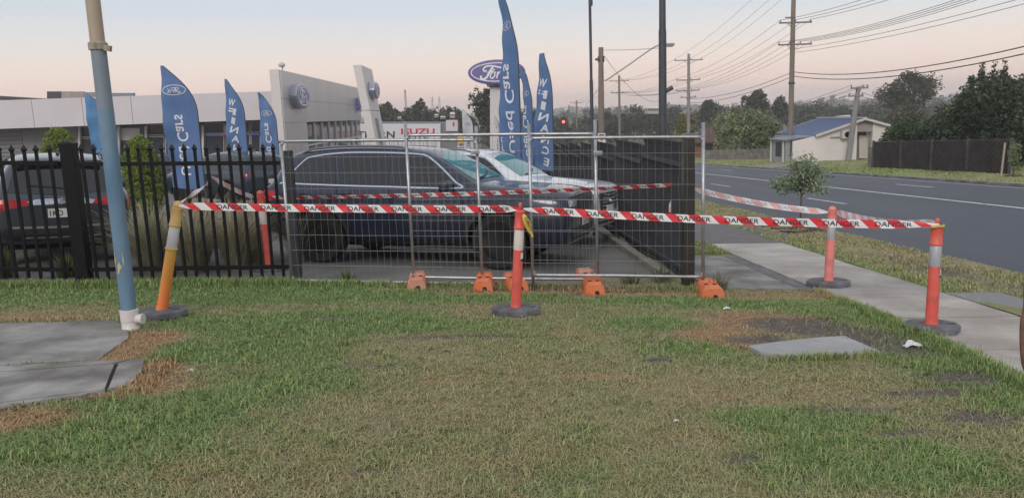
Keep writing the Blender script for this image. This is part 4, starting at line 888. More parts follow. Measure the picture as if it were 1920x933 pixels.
nm.build('sheeting', M('blue_grey_roof', (.20, .23, .27), .5, .3, var=.08), nr, world=True); a, b = at(-160, 173, 69.9), at(89, 187.6, 69.9); MB().beam(a, b, .1, .22).build('gutter', m_dark, nr, world=True)
# silver side wall with badge
XB = -8.8; bl = thing('showroom_side_wall', 'silver panelled showroom side wall carrying a blue oval badge', 'building', onG(XB, 49))
bx3(XB-.42, XB-.06, 37.3, 61.4, 1.62, 3.96).build('wall_core', m_grey, bl, world=True)
ys = [37.2, 41.9, 45.2, 48.5, 51.8, 55.1, 58.3, 61.5]
for k in range(7):
    for z0, z1 in ((1.65, 2.72), (2.735, 4.0)): bx3(XB-.05, XB, ys[k]+.01, ys[k+1]-.01, z0, z1).build('panel', m_clad, bl, world=True)
bx3(XB-.48, XB-.055, 37.16, 37.28, -1.3, 4.02).build('corner_trim', m_cladw, bl, world=True)
bx3(XB-.05, XB-.005, 37.21, 41.88, -1.5, 1.635).build('pier_panel', m_clad, bl, world=True); bx3(XB-.42, XB-.06, 37.3, 41.9, -1.6, 1.61).build('pier', m_grey, bl, world=True)
for k in range(9):
    y0 = 41.95+k*2.16; f = bx3(XB-.16, XB-.10, y0, y0+2.1, -2.2, 1.6).build('window', m_shopglass, bl, world=True)
    bx3(XB-.11, XB-.01, y0-.07, y0+.07, -2.2, 1.6).build('mullion', m_mull, f, world=True)
bx3(XB-.13, XB-.02, 41.95, 61.4, .42, .50).build('transom', m_mull, bl, world=True)
def oval_badge(name, c, U, V, Nn, a, b, th, parent, face=m_fblue, rim=m_logog, white=m_logow):
    """thick oval badge: centre c, axes U (reading direction), V up, Nn towards the viewer"""
    E_ = lambda s, h, n=44: [c+U*(a*s*math.cos(2*math.pi*k/n))+V*((b-a*(1-s))*math.sin(2*math.pi*k/n))+Nn*h for k in range(n)]
    n = 44; q = MB(); r0, r1, r2 = E_(1, 0), E_(1, th), E_(.95, th*1.12)
    q.add(r0+r1+r2, [(k+o*n, (k+1) % n+o*n, (k+1) % n+(o+1)*n, k+(o+1)*n) for o in (0, 1) for k in range(n)]+[tuple(range(2*n, 3*n))]); body = q.build(name, rim, parent, world=True)
    f = MB().add(E_(.945, th*1.12+.006), [tuple(range(n))]).build('face', face, body, world=True)
    ri, ro = E_(.87, th*1.12+.012), E_(.905, th*1.12+.012)
    MB().add(ri+ro, [(k, (k+1) % n, (k+1) % n+n, k+n) for k in range(n)]).build('ring', white, body, world=True)
    sm = MB()
    for i, (vv, ff) in enumerate(logo_strokes()): sm.add([c+U*(x*a*.98)+V*(y*a*.98*(b/a)/.402)+Nn*(th*1.12+.012+.0012*i) for x, y in vv], ff)
    sm.build('script', white, body, world=True, recalc=False); return body
c = atX(556, 181, XB); oval_badge('badge', Vector((XB+.005, c.y, c.z)), Vector((0, 1, 0)), Vector((0, 0, 1)), Vector((1, 0, 0)), 1.52, .60, .30, bl)
lb = bx3(XB+.002, XB+.5, atX(667, 195, XB).y, atX(667, 195, XB).y+.35, 2.25, 3.25).build('sign_box', m_clad, bl, world=True)
yl = atX(667, 195, XB).y
letters('BA', lambda x, y: Vector((XB+.03+x*.46, yl-.012, 2.35+y*.82)), M('purple_letters', (.16, .11, .50), .4, var=0), bl, .02)
MB().tube([atX(529, 150, XB-.3), atX(530, 124, XB-.3)], .03, 6).build('mast', m_mull, bl, world=True); MB().lathe([(.001, .0), (.14, .05), (.16, .15), (.1, .22), (.001, .24)], 12, atX(528.6, 127, XB-.3)).build('lamp', m_mull, bl, True, world=True)
# leaning white pylon
py_ = thing('dealer_pylon', 'slanted white pylon with a round blue badge beside the silver wall', 'pylon sign', onG(-5, 34)); Y0, Y1 = 34.0, 37.4
p_top, p_bot = at(677, 122, Y0), at(707, 276, Y0); ax_ = (p_bot-p_top); gbot = gz(-4.5, 35)-.1
def pyl(x_off, z): s = (z-p_top.z)/ax_.z; return p_top.x+ax_.x*s+x_off
def slant(x0, x1, y0, y1, z0, z1): return MB().add([(pyl(x0, z0), y0, z0), (pyl(x1, z0), y0, z0), (pyl(x1, z0), y1, z0), (pyl(x0, z0), y1, z0), (pyl(x0, z1), y0, z1), (pyl(x1, z1), y0, z1), (pyl(x1, z1), y1, z1), (pyl(x0, z1), y1, z1)], [(0, 3, 2, 1), (4, 5, 6, 7), (0, 1, 5, 4), (1, 2, 6, 5), (2, 3, 7, 6), (3, 0, 4, 7)])
zm = at(690, 207, Y0).z
slant(-.33, 0, Y0, Y1, zm+.01, p_top.z).build('upper_panel', m_cladw, py_, world=True); slant(-.33, 0, Y0, Y1, gbot, zm-.01).build('lower_panel', m_cladw, py_, world=True)
slant(.002, .02, Y0+1.1, Y0+2.0, gbot, at(700, 222, Y0).z).build('recess', M('pylon_slot', (.28, .26, .25), .7, var=0), py_, world=True)
zc = at(700, 170, 35.6).z; oval_badge('badge', Vector((pyl(.01, zc), 35.6, zc)), Vector((0, 1, 0)), Vector((0, 0, 1)), Vector((1, 0, 0)), .92, .36, .24, py_)
# far white sign wall
iz = thing('far_sign_building', 'far grey shed with a long white sign reading NORTHERN and ISUZU UTE', 'building', onG(-10, 76)); Yi = 75.0
rect(MB(), 600, 229, 858, 292, Yi+.2, 6).build('shed_wall', M('mid_grey_wall', (.2, .2, .205), .7, var=.06), iz, world=True)
sg = rect(MB(), 634, 232, 826, 262, Yi, .15).build('sign_board', M('sign_white', (.66, .65, .68), .5, var=.03), iz, world=True)
nb = 24
for k in range(nb): rect(MB(), 634+192*k/nb+.4, 262.6, 634+192*(k+1)/nb-.4, 288, Yi+.02, .1).build('cladding_board', M('sign_white', (.66, .65, .68), .5), iz, world=True)
flat_text('NORTHERN', 622, 740, 246, 259, Yi-.02, M('sign_black', (.03, .03, .035), .5, var=0), sg, .02); flat_text('ISUZU', 752, 815, 241, 252, Yi-.02, M('sign_red', (.55, .03, .05), .5, var=0), sg, .03)
flat_text('UTE', 767, 803, 255, 262, Yi-.02, M('sign_grey', (.16, .16, .17), .5, var=0), sg, .02)
rect(MB(), 836, 225, 858, 246, Yi+.05, .1).build('side_sign', m_fascia, iz, world=True); rect(MB(), 849, 229, 852, 236, Yi, .1).build('red_mark', MATS['sign_red'], iz, world=True)
# oval pylon sign
Yp = 46.0; pyo = thing('oval_pylon_sign', 'big purple blue oval sign with white script on a pale post', 'pylon sign', onG(at(935, 300, Yp).x, Yp+.3))
co_ = at(931, 136, Yp); rx = (at(985, 136, Yp)-at(878, 136, Yp)).length/2
oval_badge('oval', co_, Vector((1, 0, 0)), Vector((0, 0, 1)), Vector((0, -1, 0)), rx, rx*.425, .35, pyo, face=m_purple, rim=m_purple)
rect(MB(), 926, 158, 939, 166, Yp+.25, .3).build('neck', M('rusty_neck', (.30, .19, .16), .7, var=.1), pyo, world=True); rect(MB(), 919, 164, 949, 305, Yp+.1, .6).build('post', m_cladw, pyo, world=True)
# small yellow sign box and truck tray pieces down the yard
ysn = thing('yellow_skip_bin', 'small yellow bin on a white frame down the yard', 'bin', onG(at(866, 280, 60).x, 60)); rect(MB(), 858, 254, 874, 269, 60, .6).build('bin', M('yellow_paint', (.75, .42, .03), .5, var=.1), ysn, world=True)
for p in (860, 872): rect(MB(), p-1, 269, p+1, 290, 60, .5).build('leg', m_mull, ysn, world=True)
rect(MB(), 857, 274, 875, 276.5, 59.95, .7).build('frame', m_mull, ysn, world=True)
# ================================================================== feather flags
m_flag = M('blue_flag_cloth', (.075, .15, .32), .75, var=0, vscale=1.1, col2=(.115, .205, .40), bump=.15, bscale=6, stretch=(2, 2, .5)); m_flagw = M('white_flag_cloth', (.55, .55, .58), .75, var=.08, vscale=1.5); m_fpole = M('flag_pole', (.06, .055, .055), .5, var=.1); m_ftext = M('flag_print_white', (.68, .70, .74), .7, var=0); m_ftextd = M('flag_print_dark', (.12, .15, .26), .7, var=0)
def flag(label, px, ptop, pbot, Y, w, ang, mat=m_flag, stack=None, words=None, logo=None, flare=0, ink=m_ftext, vis=-1, tuck=0, wave=.085, ph=0., wtop=.92, stand=.35, vtext=(.05, .62), ts=.24):
    """px, Y: where the pole stands; ptop / pbot: photo heights of tip and foot of the sail; ang turns the sail about its pole"""
    b = at(px, pbot, Y); base = onG(b.x, Y); zb0 = b.z; h = at(px, ptop, Y).z-zb0
    t = thing('feather_flag', label, 'flag', base, 0, 'tall feather flags in the dealership yard')
    e = Vector((vis*math.cos(ang), math.sin(ang), 0)); nn = Vector((-e.y, e.x, 0)); nn = -nn if nn.y > 0 else nn
    dp = lambda v: w*wtop*max(0, (v/h-.60)/.40)**2.1
    df = lambda v: w+flare*(1-v/h)-(tuck*w*max(0, 1-v/(.16*h)) if tuck else 0)
    o0 = Vector((b.x, Y, zb0))
    def S(d, v, off=0): return o0+e*d+Vector((0, 0, v))+nn*(wave*math.sin(d/w*4+v*2.2+ph)*(d/w)+.02*math.sin(v*9+ph*3)*(d/w)+off)
    nvv, nd = 40, 8; sf_, sb_ = [], []
    for i in range(nvv+1):
        v = h*i/nvv; a0, a1 = dp(v), max(df(v), dp(v)+.004)
        for j in range(nd+1):
            d = a0+(a1-a0)*j/nd; vb = v-(.10*w*(1-j/nd) if i == 0 else 0); sf_.append(S(d, vb, .002)); sb_.append(S(d, vb, -.002))
    fs = [(i*(nd+1)+j, i*(nd+1)+j+1, (i+1)*(nd+1)+j+1, (i+1)*(nd+1)+j) for i in range(nvv) for j in range(nd)]
    MB().add(sf_, fs).add(sb_, [tuple(reversed(f)) for f in fs]).build('sail', mat, t, True, world=True, recalc=False)
    pts = [base, o0]+[S(dp(h*i/24)-.004, h*i/24) for i in range(1, 25)]
    MB().tube(pts, [.02, .019]+[.018-.009*i/24 for i in range(1, 25)], 6).build('pole', m_fpole, t, True, world=True)
    MB().box(base+Vector((0, 0, .03)), (.5, .5, .06), bev=.01).build('base', m_trim, t, world=True)
    of = .012
    if words:
        tv, tf = text2d(words, .015); wd = tv[:, 0].max(); v0, v1 = vtext; sc = (v1-v0)*h/wd; hs = min(ts, sc*1.15); dm = w*.52
        letters(words, lambda x, y: S(dm-(y-.5)*hs, v0*h+x*wd*sc, of), ink, t, .015)
    if stack:
        n = len(stack); v1, v0 = .80, .02; st_ = (v1-v0)*h/n
        for k, chh in enumerate(stack):
            if chh == ' ': continue
            tv, tf = text2d(chh, .03); wd = tv[:, 0].max(); sw = min(w*.62, st_*.8)*(.45 if chh == 'I' else 1); vb = v1*h-(k+1)*st_+.12*st_
            MB().add([S(w*.60-sw/2+x/wd*sw-(y-.5)*.05, vb+y*st_*.70+(x/wd-.5)*.05, of) for x, y in tv], tf).build('lettering', ink, t, world=True, recalc=False)
    if logo:
        vc = logo*h; dc = (dp(vc)+df(vc))/2; a = w*.33; vv, ff = ribbon([Vector((x, y, 0)) for x, y in ellipse2(1, .42, 30)], .06, True); sm = MB().add([S(dc+x*a, vc+y*a, of) for x, y in vv], ff)
        for vv, ff in logo_strokes(): sm.add([S(dc+x*a*.95, vc+y*a, of+.002) for x, y in vv], ff)
        sm.build('emblem', ink, t, world=True, recalc=False)
    return t
flag('tall blue flag printed Used Cars seen in reverse, left of the fence panels', 384, 120, 350, 19.0, .80, R(6), words='Used Cars', logo=.80, ph=.4, vtext=(.10, .60), ts=.27)
flag('blue flag with stacked FINANCE letters, middle of the three by the showroom', 468, 146, 322, 24.0, .58, R(12), stack='WFINANCE', ph=1.5)
flag('smaller blue Used Cars flag against the silver side wall', 526, 172, 322, 29.0, .63, R(10), words='Used Cars', logo=.74, ph=2.1, ts=.2)
flag('tallest blue flag in the centre, nearly edge on, behind the navy wagon', 979, -22, 336, 15.4, .60, R(58), words='Used Cars', logo=.82, ph=.9, vtext=(.14, .62), tuck=.5, wave=.07, wtop=.9)
flag('slim blue flag just right of the tallest one, turned edge on', 1001, 123, 305, 25.0, .60, R(60), words='Used Cars', logo=.72, ph=2.7, vtext=(.06, .6))
flag('blue FINANCE flag with pointed tip at the right of the flag row', 1039, 98, 318, 20.0, .42, R(40), stack='WFINANCE', flare=.16, ph=1.1, wtop=.55)
flag('white flag with oval emblem nearest the yellow bin', 889, 205, 290, 47.0, .60, R(10), mat=m_flagw, words='FORD', logo=.68, ink=m_ftextd, vtext=(.05, .42))
flag('white flag with oval emblem standing beside the pale sign post', 938, 211, 292, 46.0, .45, R(30), mat=m_flagw, words='FORD', logo=.66, ink=m_ftextd, vtext=(.03, .42), ph=1)
flag('small blue FORD flag between pale sign post and tallest flag', 952, 205, 290, 44.0, .45, R(25), words='FORD', logo=.70, vtext=(.03, .40), ph=2)
flag('light blue flag mostly hidden behind the blue pole', 216, 174, 300, 27.0, .75, R(5), mat=M('light_blue_flag_cloth', (.10, .24, .46), .75, var=.1), ph=.7)
# ================================================================== poles, lamps and wires
m_timber = M('weathered_timber_pole', (.22, .18, .15), .85, var=.2, vscale=4, stretch=(3, 3, .3), bump=.3, bscale=20); m_conp = M('grey_pole', (.26, .25, .245), .8, var=.12, vscale=3, stretch=(1, 1, .2)); m_steel = M('dark_steel_pole', (.075, .08, .095), .45, .4, var=.12)
m_ins = M('insulator', (.16, .13, .12), .4, var=.1); m_cable = M('cable_black', (.03, .03, .032), .6, var=0); m_lamp = M('lamp_housing', (.30, .30, .31), .4, var=.1)
def pole(label, base, r0, r1, ztop, mat, arms=(), cat='power pole', group='timber power poles across the road', lean=(0, 0), rz=0):
    t = thing('power_pole', label, cat, base, rz, group); H = ztop-base.z; lx, ly = lean
    P = lambda z: Vector((lx*z/H, ly*z/H, z))
    MB().tube([P(-.3), P(H*.3), P(H*.7), P(H)], [r0, r0*.96, (r0+r1)/2, r1], 12).build('shaft', mat, t, 'auto'); att = []
    for (z, w0, w1, n, kind) in arms:
        z = z-base.z; a = MB().beam(P(z)+Vector((w0, -.12, 0)), P(z)+Vector((w1, -.12, 0)), .10, .11).build('crossarm', m_timber if mat is m_timber else m_conp, t)
        for s in (-.4, .4):
            MB().beam(P(z-.45), P(z)+Vector((s*(w1-w0)*.5, -.12, 0)), .03, .03).build('brace', m_steel, a)
        row = []
        for k in range(n):
            x = w0+(w1-w0)*(k+.08)/(n-.84) if n > 1 else (w0+w1)/2
            if abs(x) < .12: x += .25
            MB().lathe([(.03, .05), (.055, .07), (.03, .10), (.055, .13), (.03, .16), (.05, .19), (.001, .21)], 8, P(z)+Vector((x, -.12, 0))).build('insulator', m_ins, a, True); row.append(base+P(z)+Vector((x, -.12, .2)))
        att.append(row)
    return t, att
def zpx(px, py, Y): return at(px, py, Y).z
b1 = G(1480, 305); b1 = onG(at(1481, 303, 60).x, 60.0); Y1_ = 60.0
aw = lambda p0, p1, pc, Y: ((p0-pc)/FPX*Y, (p1-pc)/FPX*Y)
t1, A1 = pole('tallest timber power pole with two long crossarms, in front of the blue roofed house', b1, .20, .14, zpx(1490, -75, 60), m_timber,
   [(zpx(1488, -45, 60), -1.3, 1.3, 3, 0), (zpx(1488, 43, 60), *aw(1462, 1523, 1489, 60), 3, 0), (zpx(1488, 84, 60), *aw(1460, 1523, 1488, 60), 4, 0)])
MB().lathe([(.22, 0), (.24, .02), (.24, .14), (.21, .16)], 12, Vector((0, 0, zpx(1486, 158, 60)-b1.z))).build('cable_bracket', m_steel, t1); MB().beam((-.6, 0, zpx(1488, 33, 60)-b1.z), (.05, 0, zpx(1488, 33, 60)-b1.z), .08, .1).build('short_arm', m_conp, t1)
b2 = onG(at(1291, 250, 91).x, 91.0)
t2_, A2 = pole('grey power pole with four crossarms beyond the black end post', b2, .20, .15, zpx(1293, 101, 91), m_conp,
   [(zpx(1293, 113, 91), *aw(1266, 1319, 1293, 91), 3, 0), (zpx(1293, 150, 91), *aw(1268, 1313, 1292, 91), 3, 0), (zpx(1293, 170, 91), *aw(1268, 1312, 1292, 91), 4, 0), (zpx(1293, 182.5, 91), *aw(1275, 1305, 1291, 91), 2, 0)])
b3 = onG(at(1162, 250, 137).x, 137.0)
t3_, A3 = pole('distant timber power pole between the street light arm and the steel pole', b3, .22, .16, zpx(1162, 142, 137), m_timber,
   [(zpx(1162, 152, 137), *aw(1145, 1181, 1163, 137), 3, 0), (zpx(1162, 174, 137), *aw(1147, 1180, 1163, 137), 4, 0), (zpx(1162, 201, 137), *aw(1150, 1178, 1163, 137), 3, 0)])
b4 = onG(at(1082, 250, 190).x, 190.0)
t4_, A4 = pole('far power pole right of the red traffic signal', b4, .22, .16, zpx(1082, 188, 190), m_timber, [(zpx(1082, 193, 190), *aw(1070, 1093, 1082, 190), 3, 0), (zpx(1082, 202, 190), *aw(1074, 1091, 1082, 190), 3, 0)])
b5 = onG(at(1068, 250, 230).x, 230.0)
pole('farthest power pole beside the red traffic signal', b5, .22, .16, zpx(1068, 197, 230), m_timber, [(zpx(1068, 201, 230), *aw(1058, 1079, 1068, 230), 3, 0)])
b6 = onG(at(1590, 303, 54.5).x, 54.5)
t6, A6 = pole('short leaning power pole in front of the white gable wall', b6, .20, .14, zpx(1604, 163, 54.5), m_conp, [(zpx(1603, 165.5, 54.5), *aw(1588, 1621, 1604, 54.5), 3, 0), (zpx(1602, 180, 54.5), *aw(1583, 1612, 1602, 54.5), 2, 0)], lean=(.55, 0))
lx_ = at(1580, 182, 54.5); MB().box(lx_-b6, (.5, .2, .09), Euler((0, R(-15), 0)), bev=.02).build('street_lamp', m_lamp, t6)
WN = {}
def wire(a, b, sag, r=.014, label='thin overhead power line between the poles', group='overhead power lines', n=14):
    a, b = Vector(a), Vector(b); pts = []; WN[label] = WN.get(label, 0)+1; label = (label, 'second '+label, 'third '+label, 'fourth '+label, 'fifth '+label, 'sixth '+label, 'seventh '+label, 'eighth '+label, 'ninth '+label, 'tenth '+label)[min(9, WN[label]-1)]
    for i in range(n+1):
        s = i/n; p = a.lerp(b, s); p.z -= 4*sag*s*(1-s); pts.append(p)
    o = MB(); o.tube([p-a for p in pts], r, 4, False); o = o.build('power_line', m_cable, recalc=False); o.location = a
    return tag(o, label, 'power line', group)
# near pole of the same line, out of frame on the right: only its wire ends are needed
def near(p, dz=1.45): return Vector((p.x+.3, 23.0, p.z+dz))
LW = [('thin power line from the top of the tallest pole down to the grey pole', A1[0], A2[0], .5, .013), ('power line from the upper crossarm of the tallest pole to the grey pole', A1[1], A2[1], .6, .013), ('power line from the lower crossarm of the tallest pole to the grey pole', A1[2], A2[2], .6, .013)]
for lb_, q0, q1, sg_, r_ in LW:
    for k in range(min(len(q0), len(q1))): wire(q0[k], q1[k], sg_, r_, lb_, lb_)
for row, lb_ in ((A1[1], 'power line from the upper crossarm of the tallest pole out over the road'), (A1[2], 'power line from the lower crossarm of the tallest pole out over the road')):
    for k, p in enumerate(row): wire(p, near(p, 1.3+.2*k), .8, .014, lb_, lb_)
low = [at(1489, y, 60) for y in (92, 99)]; low2 = [at(1487, y, 60) for y in (135, 143)]
for p in low: wire(p, Vector((24.5, 23, p.z+1.0)), .5, .013, 'pair of lines leaving the tallest pole below its crossarms', 'lines below the crossarms')
for k, p in enumerate(low2):
    wire(p, at(1935, 84+14*k, 30.5), .55, .024, 'thick lower cable running from the tallest pole to the right', 'thick lower cables'); wire(p, at(1292, 185+8*k, 91), .5, .02, 'thick lower cable running from the tallest pole to the grey pole', 'thick lower cables left')
for q0, q1 in ((A2[0], A3[0]), (A2[1], A3[1]), (A2[2], A3[1])):
    for k in range(min(len(q0), len(q1))): wire(q0[k], q1[k], .7, .014, 'power line between the grey pole and the distant timber pole', 'lines between grey and distant poles')
for q0, q1 in ((A3[0], A4[0]), (A3[2], A4[1])):
    for k in range(3): wire(q0[k], q1[k], .8, .016, 'far power line beyond the distant timber pole', 'far power lines')
for k in range(3): wire(A6[0][k], at(1400+12*k, 205, 120), .6, .013, 'line from the short leaning pole to the left', 'lines of the short leaning pole'); 
for k in range(2): wire(A6[1][k], at(1800, 200+3*k, 80), .5, .013, 'line from the short leaning pole towards the hedge', 'lines of the short leaning pole, right')
# timber pole with street light, yard light poles
b7 = onG(at(1128, 300, 38).x, 38.0); sl_ = thing('street_light_pole', 'timber pole carrying a long angled street light arm behind the mesh fence', 'street light', b7); h7 = zpx(1131, 89, 38)-b7.z
MB().tube([(0, 0, -.2), (.02, 0, h7*.6), (.05, 0, h7)], [.16, .14, .115], 12).build('shaft', m_timber, sl_, 'auto')
a0, a1, a2 = at(1135, 152, 38)-b7, at(1228, 88, 38)-b7, at(1247, 84, 38)-b7
MB().tube(catmull([a0, a0.lerp(a1, .5), a1, a2], 5), .03, 8).build('lamp_arm', m_lamp, sl_, True); lh = MB().box(at(1253, 84, 38)-b7, (.55, .24, .13), bev=.04).build('lamp_head', m_lamp, sl_, True)
MB().box(at(1254, 87.5, 38)-b7, (.36, .18, .05), bev=.02).build('lens', M('lamp_lens', (.6, .58, .55), .2, var=0), lh, True)
MB().box(at(1127, 111, 38)-b7, (.3, .2, .28), bev=.04).tube([at(1116, 112, 38)-b7, at(1128, 110, 38)-b7], .05, 8).build('junction_box', m_steel, sl_, True)
sgn = thing('pole_notice', 'small white notice with a red mark fixed on the street light pole', 'sign', at(1128, 265, 37.7)); rect(MB(), 1121, 250, 1135, 272, 37.75, .02).build('board', m_plate, sgn, world=True)
flat_text('+', 1125, 1131.5, 257, 264, 37.72, MATS['sign_red'], sgn, .06); rect(MB(), 1123, 252, 1133, 254, 37.73, .005).build('heading', m_platei, sgn, world=True)
wire(at(1131, 94, 38), at(1240, 90, 27.5), .03, .008, 'thin span wire from the street light pole to the steel pole', 'span wires', 8); wire(at(1133, 105, 38), at(1243, 186, 70), .9, .012, 'slack wire drooping right from the street light pole', 'span wires'); wire(at(1134, 150, 38), at(1069, 225, 130), .4, .012, 'slack wire from the street light pole towards the traffic signal', 'span wires')
b8 = onG(at(1243, 330, 27).x, 27.0); sp_ = thing('steel_pole', 'thick dark steel pole with a short angled stub, right of the flags', 'light pole', b8, 0, 'dark light poles')
MB().tube([(0, 0, -.1), (0, 0, zpx(1241, 57, 27)-b8.z)], [.145, .128], 16).build('lower_shaft', m_steel, sp_, 'auto'); MB().tube([(0, 0, zpx(1241, 57, 27)-b8.z), (0, 0, 9.2)], [.115, .09], 16).build('upper_shaft', m_steel, sp_, 'auto')
MB().tube([at(1243, 178, 27)-b8, at(1250, 170, 27)-b8, at(1261, 164, 27)-b8], [.06, .07, .07], 10).build('stub', m_steel, sp_, 'auto')
b9 = onG(at(1113, 400, 15).x, 15.0); lp_ = thing('yard_light_pole', 'slim dark yard light pole in line with the middle mesh panel end', 'light pole', b9, 0, 'dark light poles')
MB().tube([(0, 0, 0), (0, 0, zpx(1113, 150, 15)-b9.z)], .033, 10).build('lower_shaft', m_steel, lp_, 'auto'); MB().tube([(0, 0, zpx(1113, 150, 15)-b9.z), (0, 0, 5.2)], .026, 10).build('upper_shaft', m_steel, lp_, 'auto'); MB().box((.02, 0, zpx(1113, 5, 15)-b9.z), (.06, .06, .12), bev=.015).build('fitting', m_steel, lp_)
# traffic signal
b10 = onG(at(1056, 250, 130).x, 130.0); ts_ = thing('traffic_signal', 'distant traffic signal showing red', 'traffic light', b10); MB().tube([(0, 0, 0), (0, 0, zpx(1056, 228, 130)-b10.z)], .09, 8).build('post', m_steel, ts_, 'auto')
rect(MB(), 1051, 220, 1062, 240, 129.8, .3).build('head', m_trim, ts_, world=True); MB().lathe([(.001, .06), (.2, .05), (.22, 0)], 14, at(1056.5, 228.5, 129.7), Matrix.Rotation(R(90), 3, 'X')).build('red_lamp', emit('signal_red', (1, .09, .07), 3.5), ts_, world=True)
for i, (p, y, Y) in enumerate(((763, 168, 420), (813, 181, 700), (826, 182, 700))):
    ma = thing('radio_mast', ('tallest radio mast', 'left one of two small lattice masts', 'right one of two small lattice masts')[i]+' on the treed skyline', 'mast', at(p, 235, Y)); hgt = at(p, y, Y).z-at(p, 235, Y).z; wd = .5 if i == 0 else 1.6
    for sx2 in (-1, 1): MB().tube([(sx2*wd, 0, 0), (sx2*.25, 0, hgt)], .16 if i == 0 else .22, 5).build('leg', m_conp, ma)
    zz = MB()
    for k in range(8): s0, s1 = k/8, (k+1)/8; zz.tube([(wd*(1-s0)*(1 if k % 2 else -1)+.0, 0, hgt*s0), (wd*(1-s1)*(-1 if k % 2 else 1), 0, hgt*s1)], .12, 4)
    zz.build('lattice', m_conp, ma)
# ================================================================== houses and fences across the road
m_wallw = M('cream_render', (.74, .68, .665), .8, var=.05, vscale=.8); m_roofb = M('blue_steel_roof', (.115, .16, .28), .45, .2, var=.06, vscale=.5); m_trimw = M('house_trim', (.6, .57, .55), .6, var=.05)
hs = thing('gabled_house', 'cream house with blue steel roof and wall mounted air conditioner across the road', 'house', onG(26.5, 60)); Yg = 56.0; zg = gz(26, 56)-.2
ridge, eL, eR = at(1619, 221.5, Yg), at(1530, 252.5, Yg), at(1676, 237.5, Yg); vL = at(1487, 264.5, Yg)
def gable(mb, pts, Y, d): 
    n = len(pts); return mb.add([(x, Y, z) for x, z in pts]+[(x, Y+d, z) for x, z in pts], [tuple(range(n)), tuple(reversed(range(n, 2*n)))]+[(i, i+n, (i+1) % n+n, (i+1) % n) for i in range(n)])
dx0, dx1 = at(1606, 280, Yg).x, at(1635, 280, Yg).x; zr = lambda x: ridge.z+(eL.z-ridge.z)*(ridge.x-x)/(ridge.x-eL.x) if x < ridge.x else ridge.z+(eR.z-ridge.z)*(x-ridge.x)/(eR.x-ridge.x)
gable(MB(), [(vL.x, zg), (vL.x, vL.z-.04), (eL.x, eL.z-.08), (dx0, zr(dx0)-.08), (dx0, zg)], Yg, .2).build('gable_wall', m_wallw, hs, world=True)
gable(MB(), [(dx1, zg), (dx1, zr(dx1)-.08), (eR.x, eR.z-.08), (eR.x, zg)], Yg, .2).build('gable_wall', m_wallw, hs, world=True)
zh = at(1620, 247, Yg).z; gable(MB(), [(dx0+.01, zh), (dx0+.01, zr(dx0)-.08), (ridge.x, ridge.z-.08), (dx1-.01, zr(dx1)-.08), (dx1-.01, zh)], Yg+.08, .1).build('taupe_panel', M('taupe_sheet', (.34, .29, .275), .7, var=.05), hs, world=True)
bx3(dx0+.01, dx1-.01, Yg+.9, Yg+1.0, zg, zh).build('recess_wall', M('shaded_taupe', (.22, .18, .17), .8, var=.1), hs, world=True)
dr = rect(MB(), 1611, 254, 1627, 297, Yg+.75, .1).build('door', M('pale_door', (.60, .56, .50), .6, var=.04), hs, world=True)
def slope(mb, a, b, Y0_, Y1__, th): return mb.add([(a[0], Y0_, a[1]), (b[0], Y0_, b[1]), (b[0], Y1__, b[1]), (a[0], Y1__, a[1]), (a[0], Y0_, a[1]-th), (b[0], Y0_, b[1]-th), (b[0], Y1__, b[1]-th), (a[0], Y1__, a[1]-th)], [(0, 1, 2, 3), (4, 7, 6, 5), (0, 4, 5, 1), (1, 5, 6, 2), (2, 6, 7, 3), (3, 7, 4, 0)])
rf = slope(MB(), (ridge.x, ridge.z), (eL.x-.1, eL.z-.03), Yg-.25, Yg+7.6, .07).build('roof', m_roofb, hs, world=True); slope(MB(), (ridge.x+.01, ridge.z), (eR.x+.3, eR.z-.07), Yg-.25, Yg+7.6, .07).build('roof', m_roofb, hs, world=True)
for k in range(1, 18):
    y = Yg-.2+k*.42; slope(MB(), (ridge.x-.02, ridge.z+.03), (eL.x-.08, eL.z+.0), y, y+.05, .035).build('roof_rib', m_roofb, rf, world=True)
MB().beam((ridge.x, Yg-.3, ridge.z-.05), (eL.x-.12, Yg-.3, eL.z-.08), .05, .16).build('barge_board', m_trimw, hs, world=True); MB().beam((ridge.x, Yg-.3, ridge.z-.05), (eR.x+.3, Yg-.3, eR.z-.12), .05, .16).build('barge_board', m_trimw, hs, world=True)
MB().beam((ridge.x, Yg-.3, ridge.z+.03), (ridge.x, Yg+7.6, ridge.z+.03), .22, .06).build('ridge_cap', m_trimw, hs, world=True)
slope(MB(), (eL.x-.05, eL.z-.06), (vL.x-.6, vL.z+.1), Yg+.1, Yg+3.2, .06).build('verandah_roof', M('grey_blue_roof', (.17, .20, .26), .5, var=.06), hs, world=True)
bx3(eL.x-.2, eL.x-.05, Yg+.3, Yg+7.4, zg, eL.z-.2).build('side_wall', M('grey_blue_wall', (.30, .31, .34), .7, var=.05), hs, world=True); pass
bx3(vL.x-.36, vL.x-.30, Yg+.5, Yg+3.1, zg, vL.z+.0).build('verandah_wall', MATS['grey_blue_wall'], hs, world=True); bx3(vL.x-.36, vL.x-.02, Yg+.42, Yg+.5, zg, vL.z-.02).build('verandah_wall', MATS['grey_blue_wall'], hs, world=True)
for y in (Yg+1.2,): bx3(vL.x-.39, vL.x-.365, y, y+1.1, zg+.6, vL.z-.12).build('window', m_shopglass, hs, world=True)
for y in (Yg+.6, Yg+3.0): bx3(vL.x-.5, vL.x-.4, y, y+.1, zg, vL.z+.05).build('verandah_post', m_trimw, hs, world=True)
bx3(eL.x-.23, eL.x-.205, Yg+5.5, Yg+7, zg+.9, eL.z-.35).build('window', m_shopglass, hs, world=True)
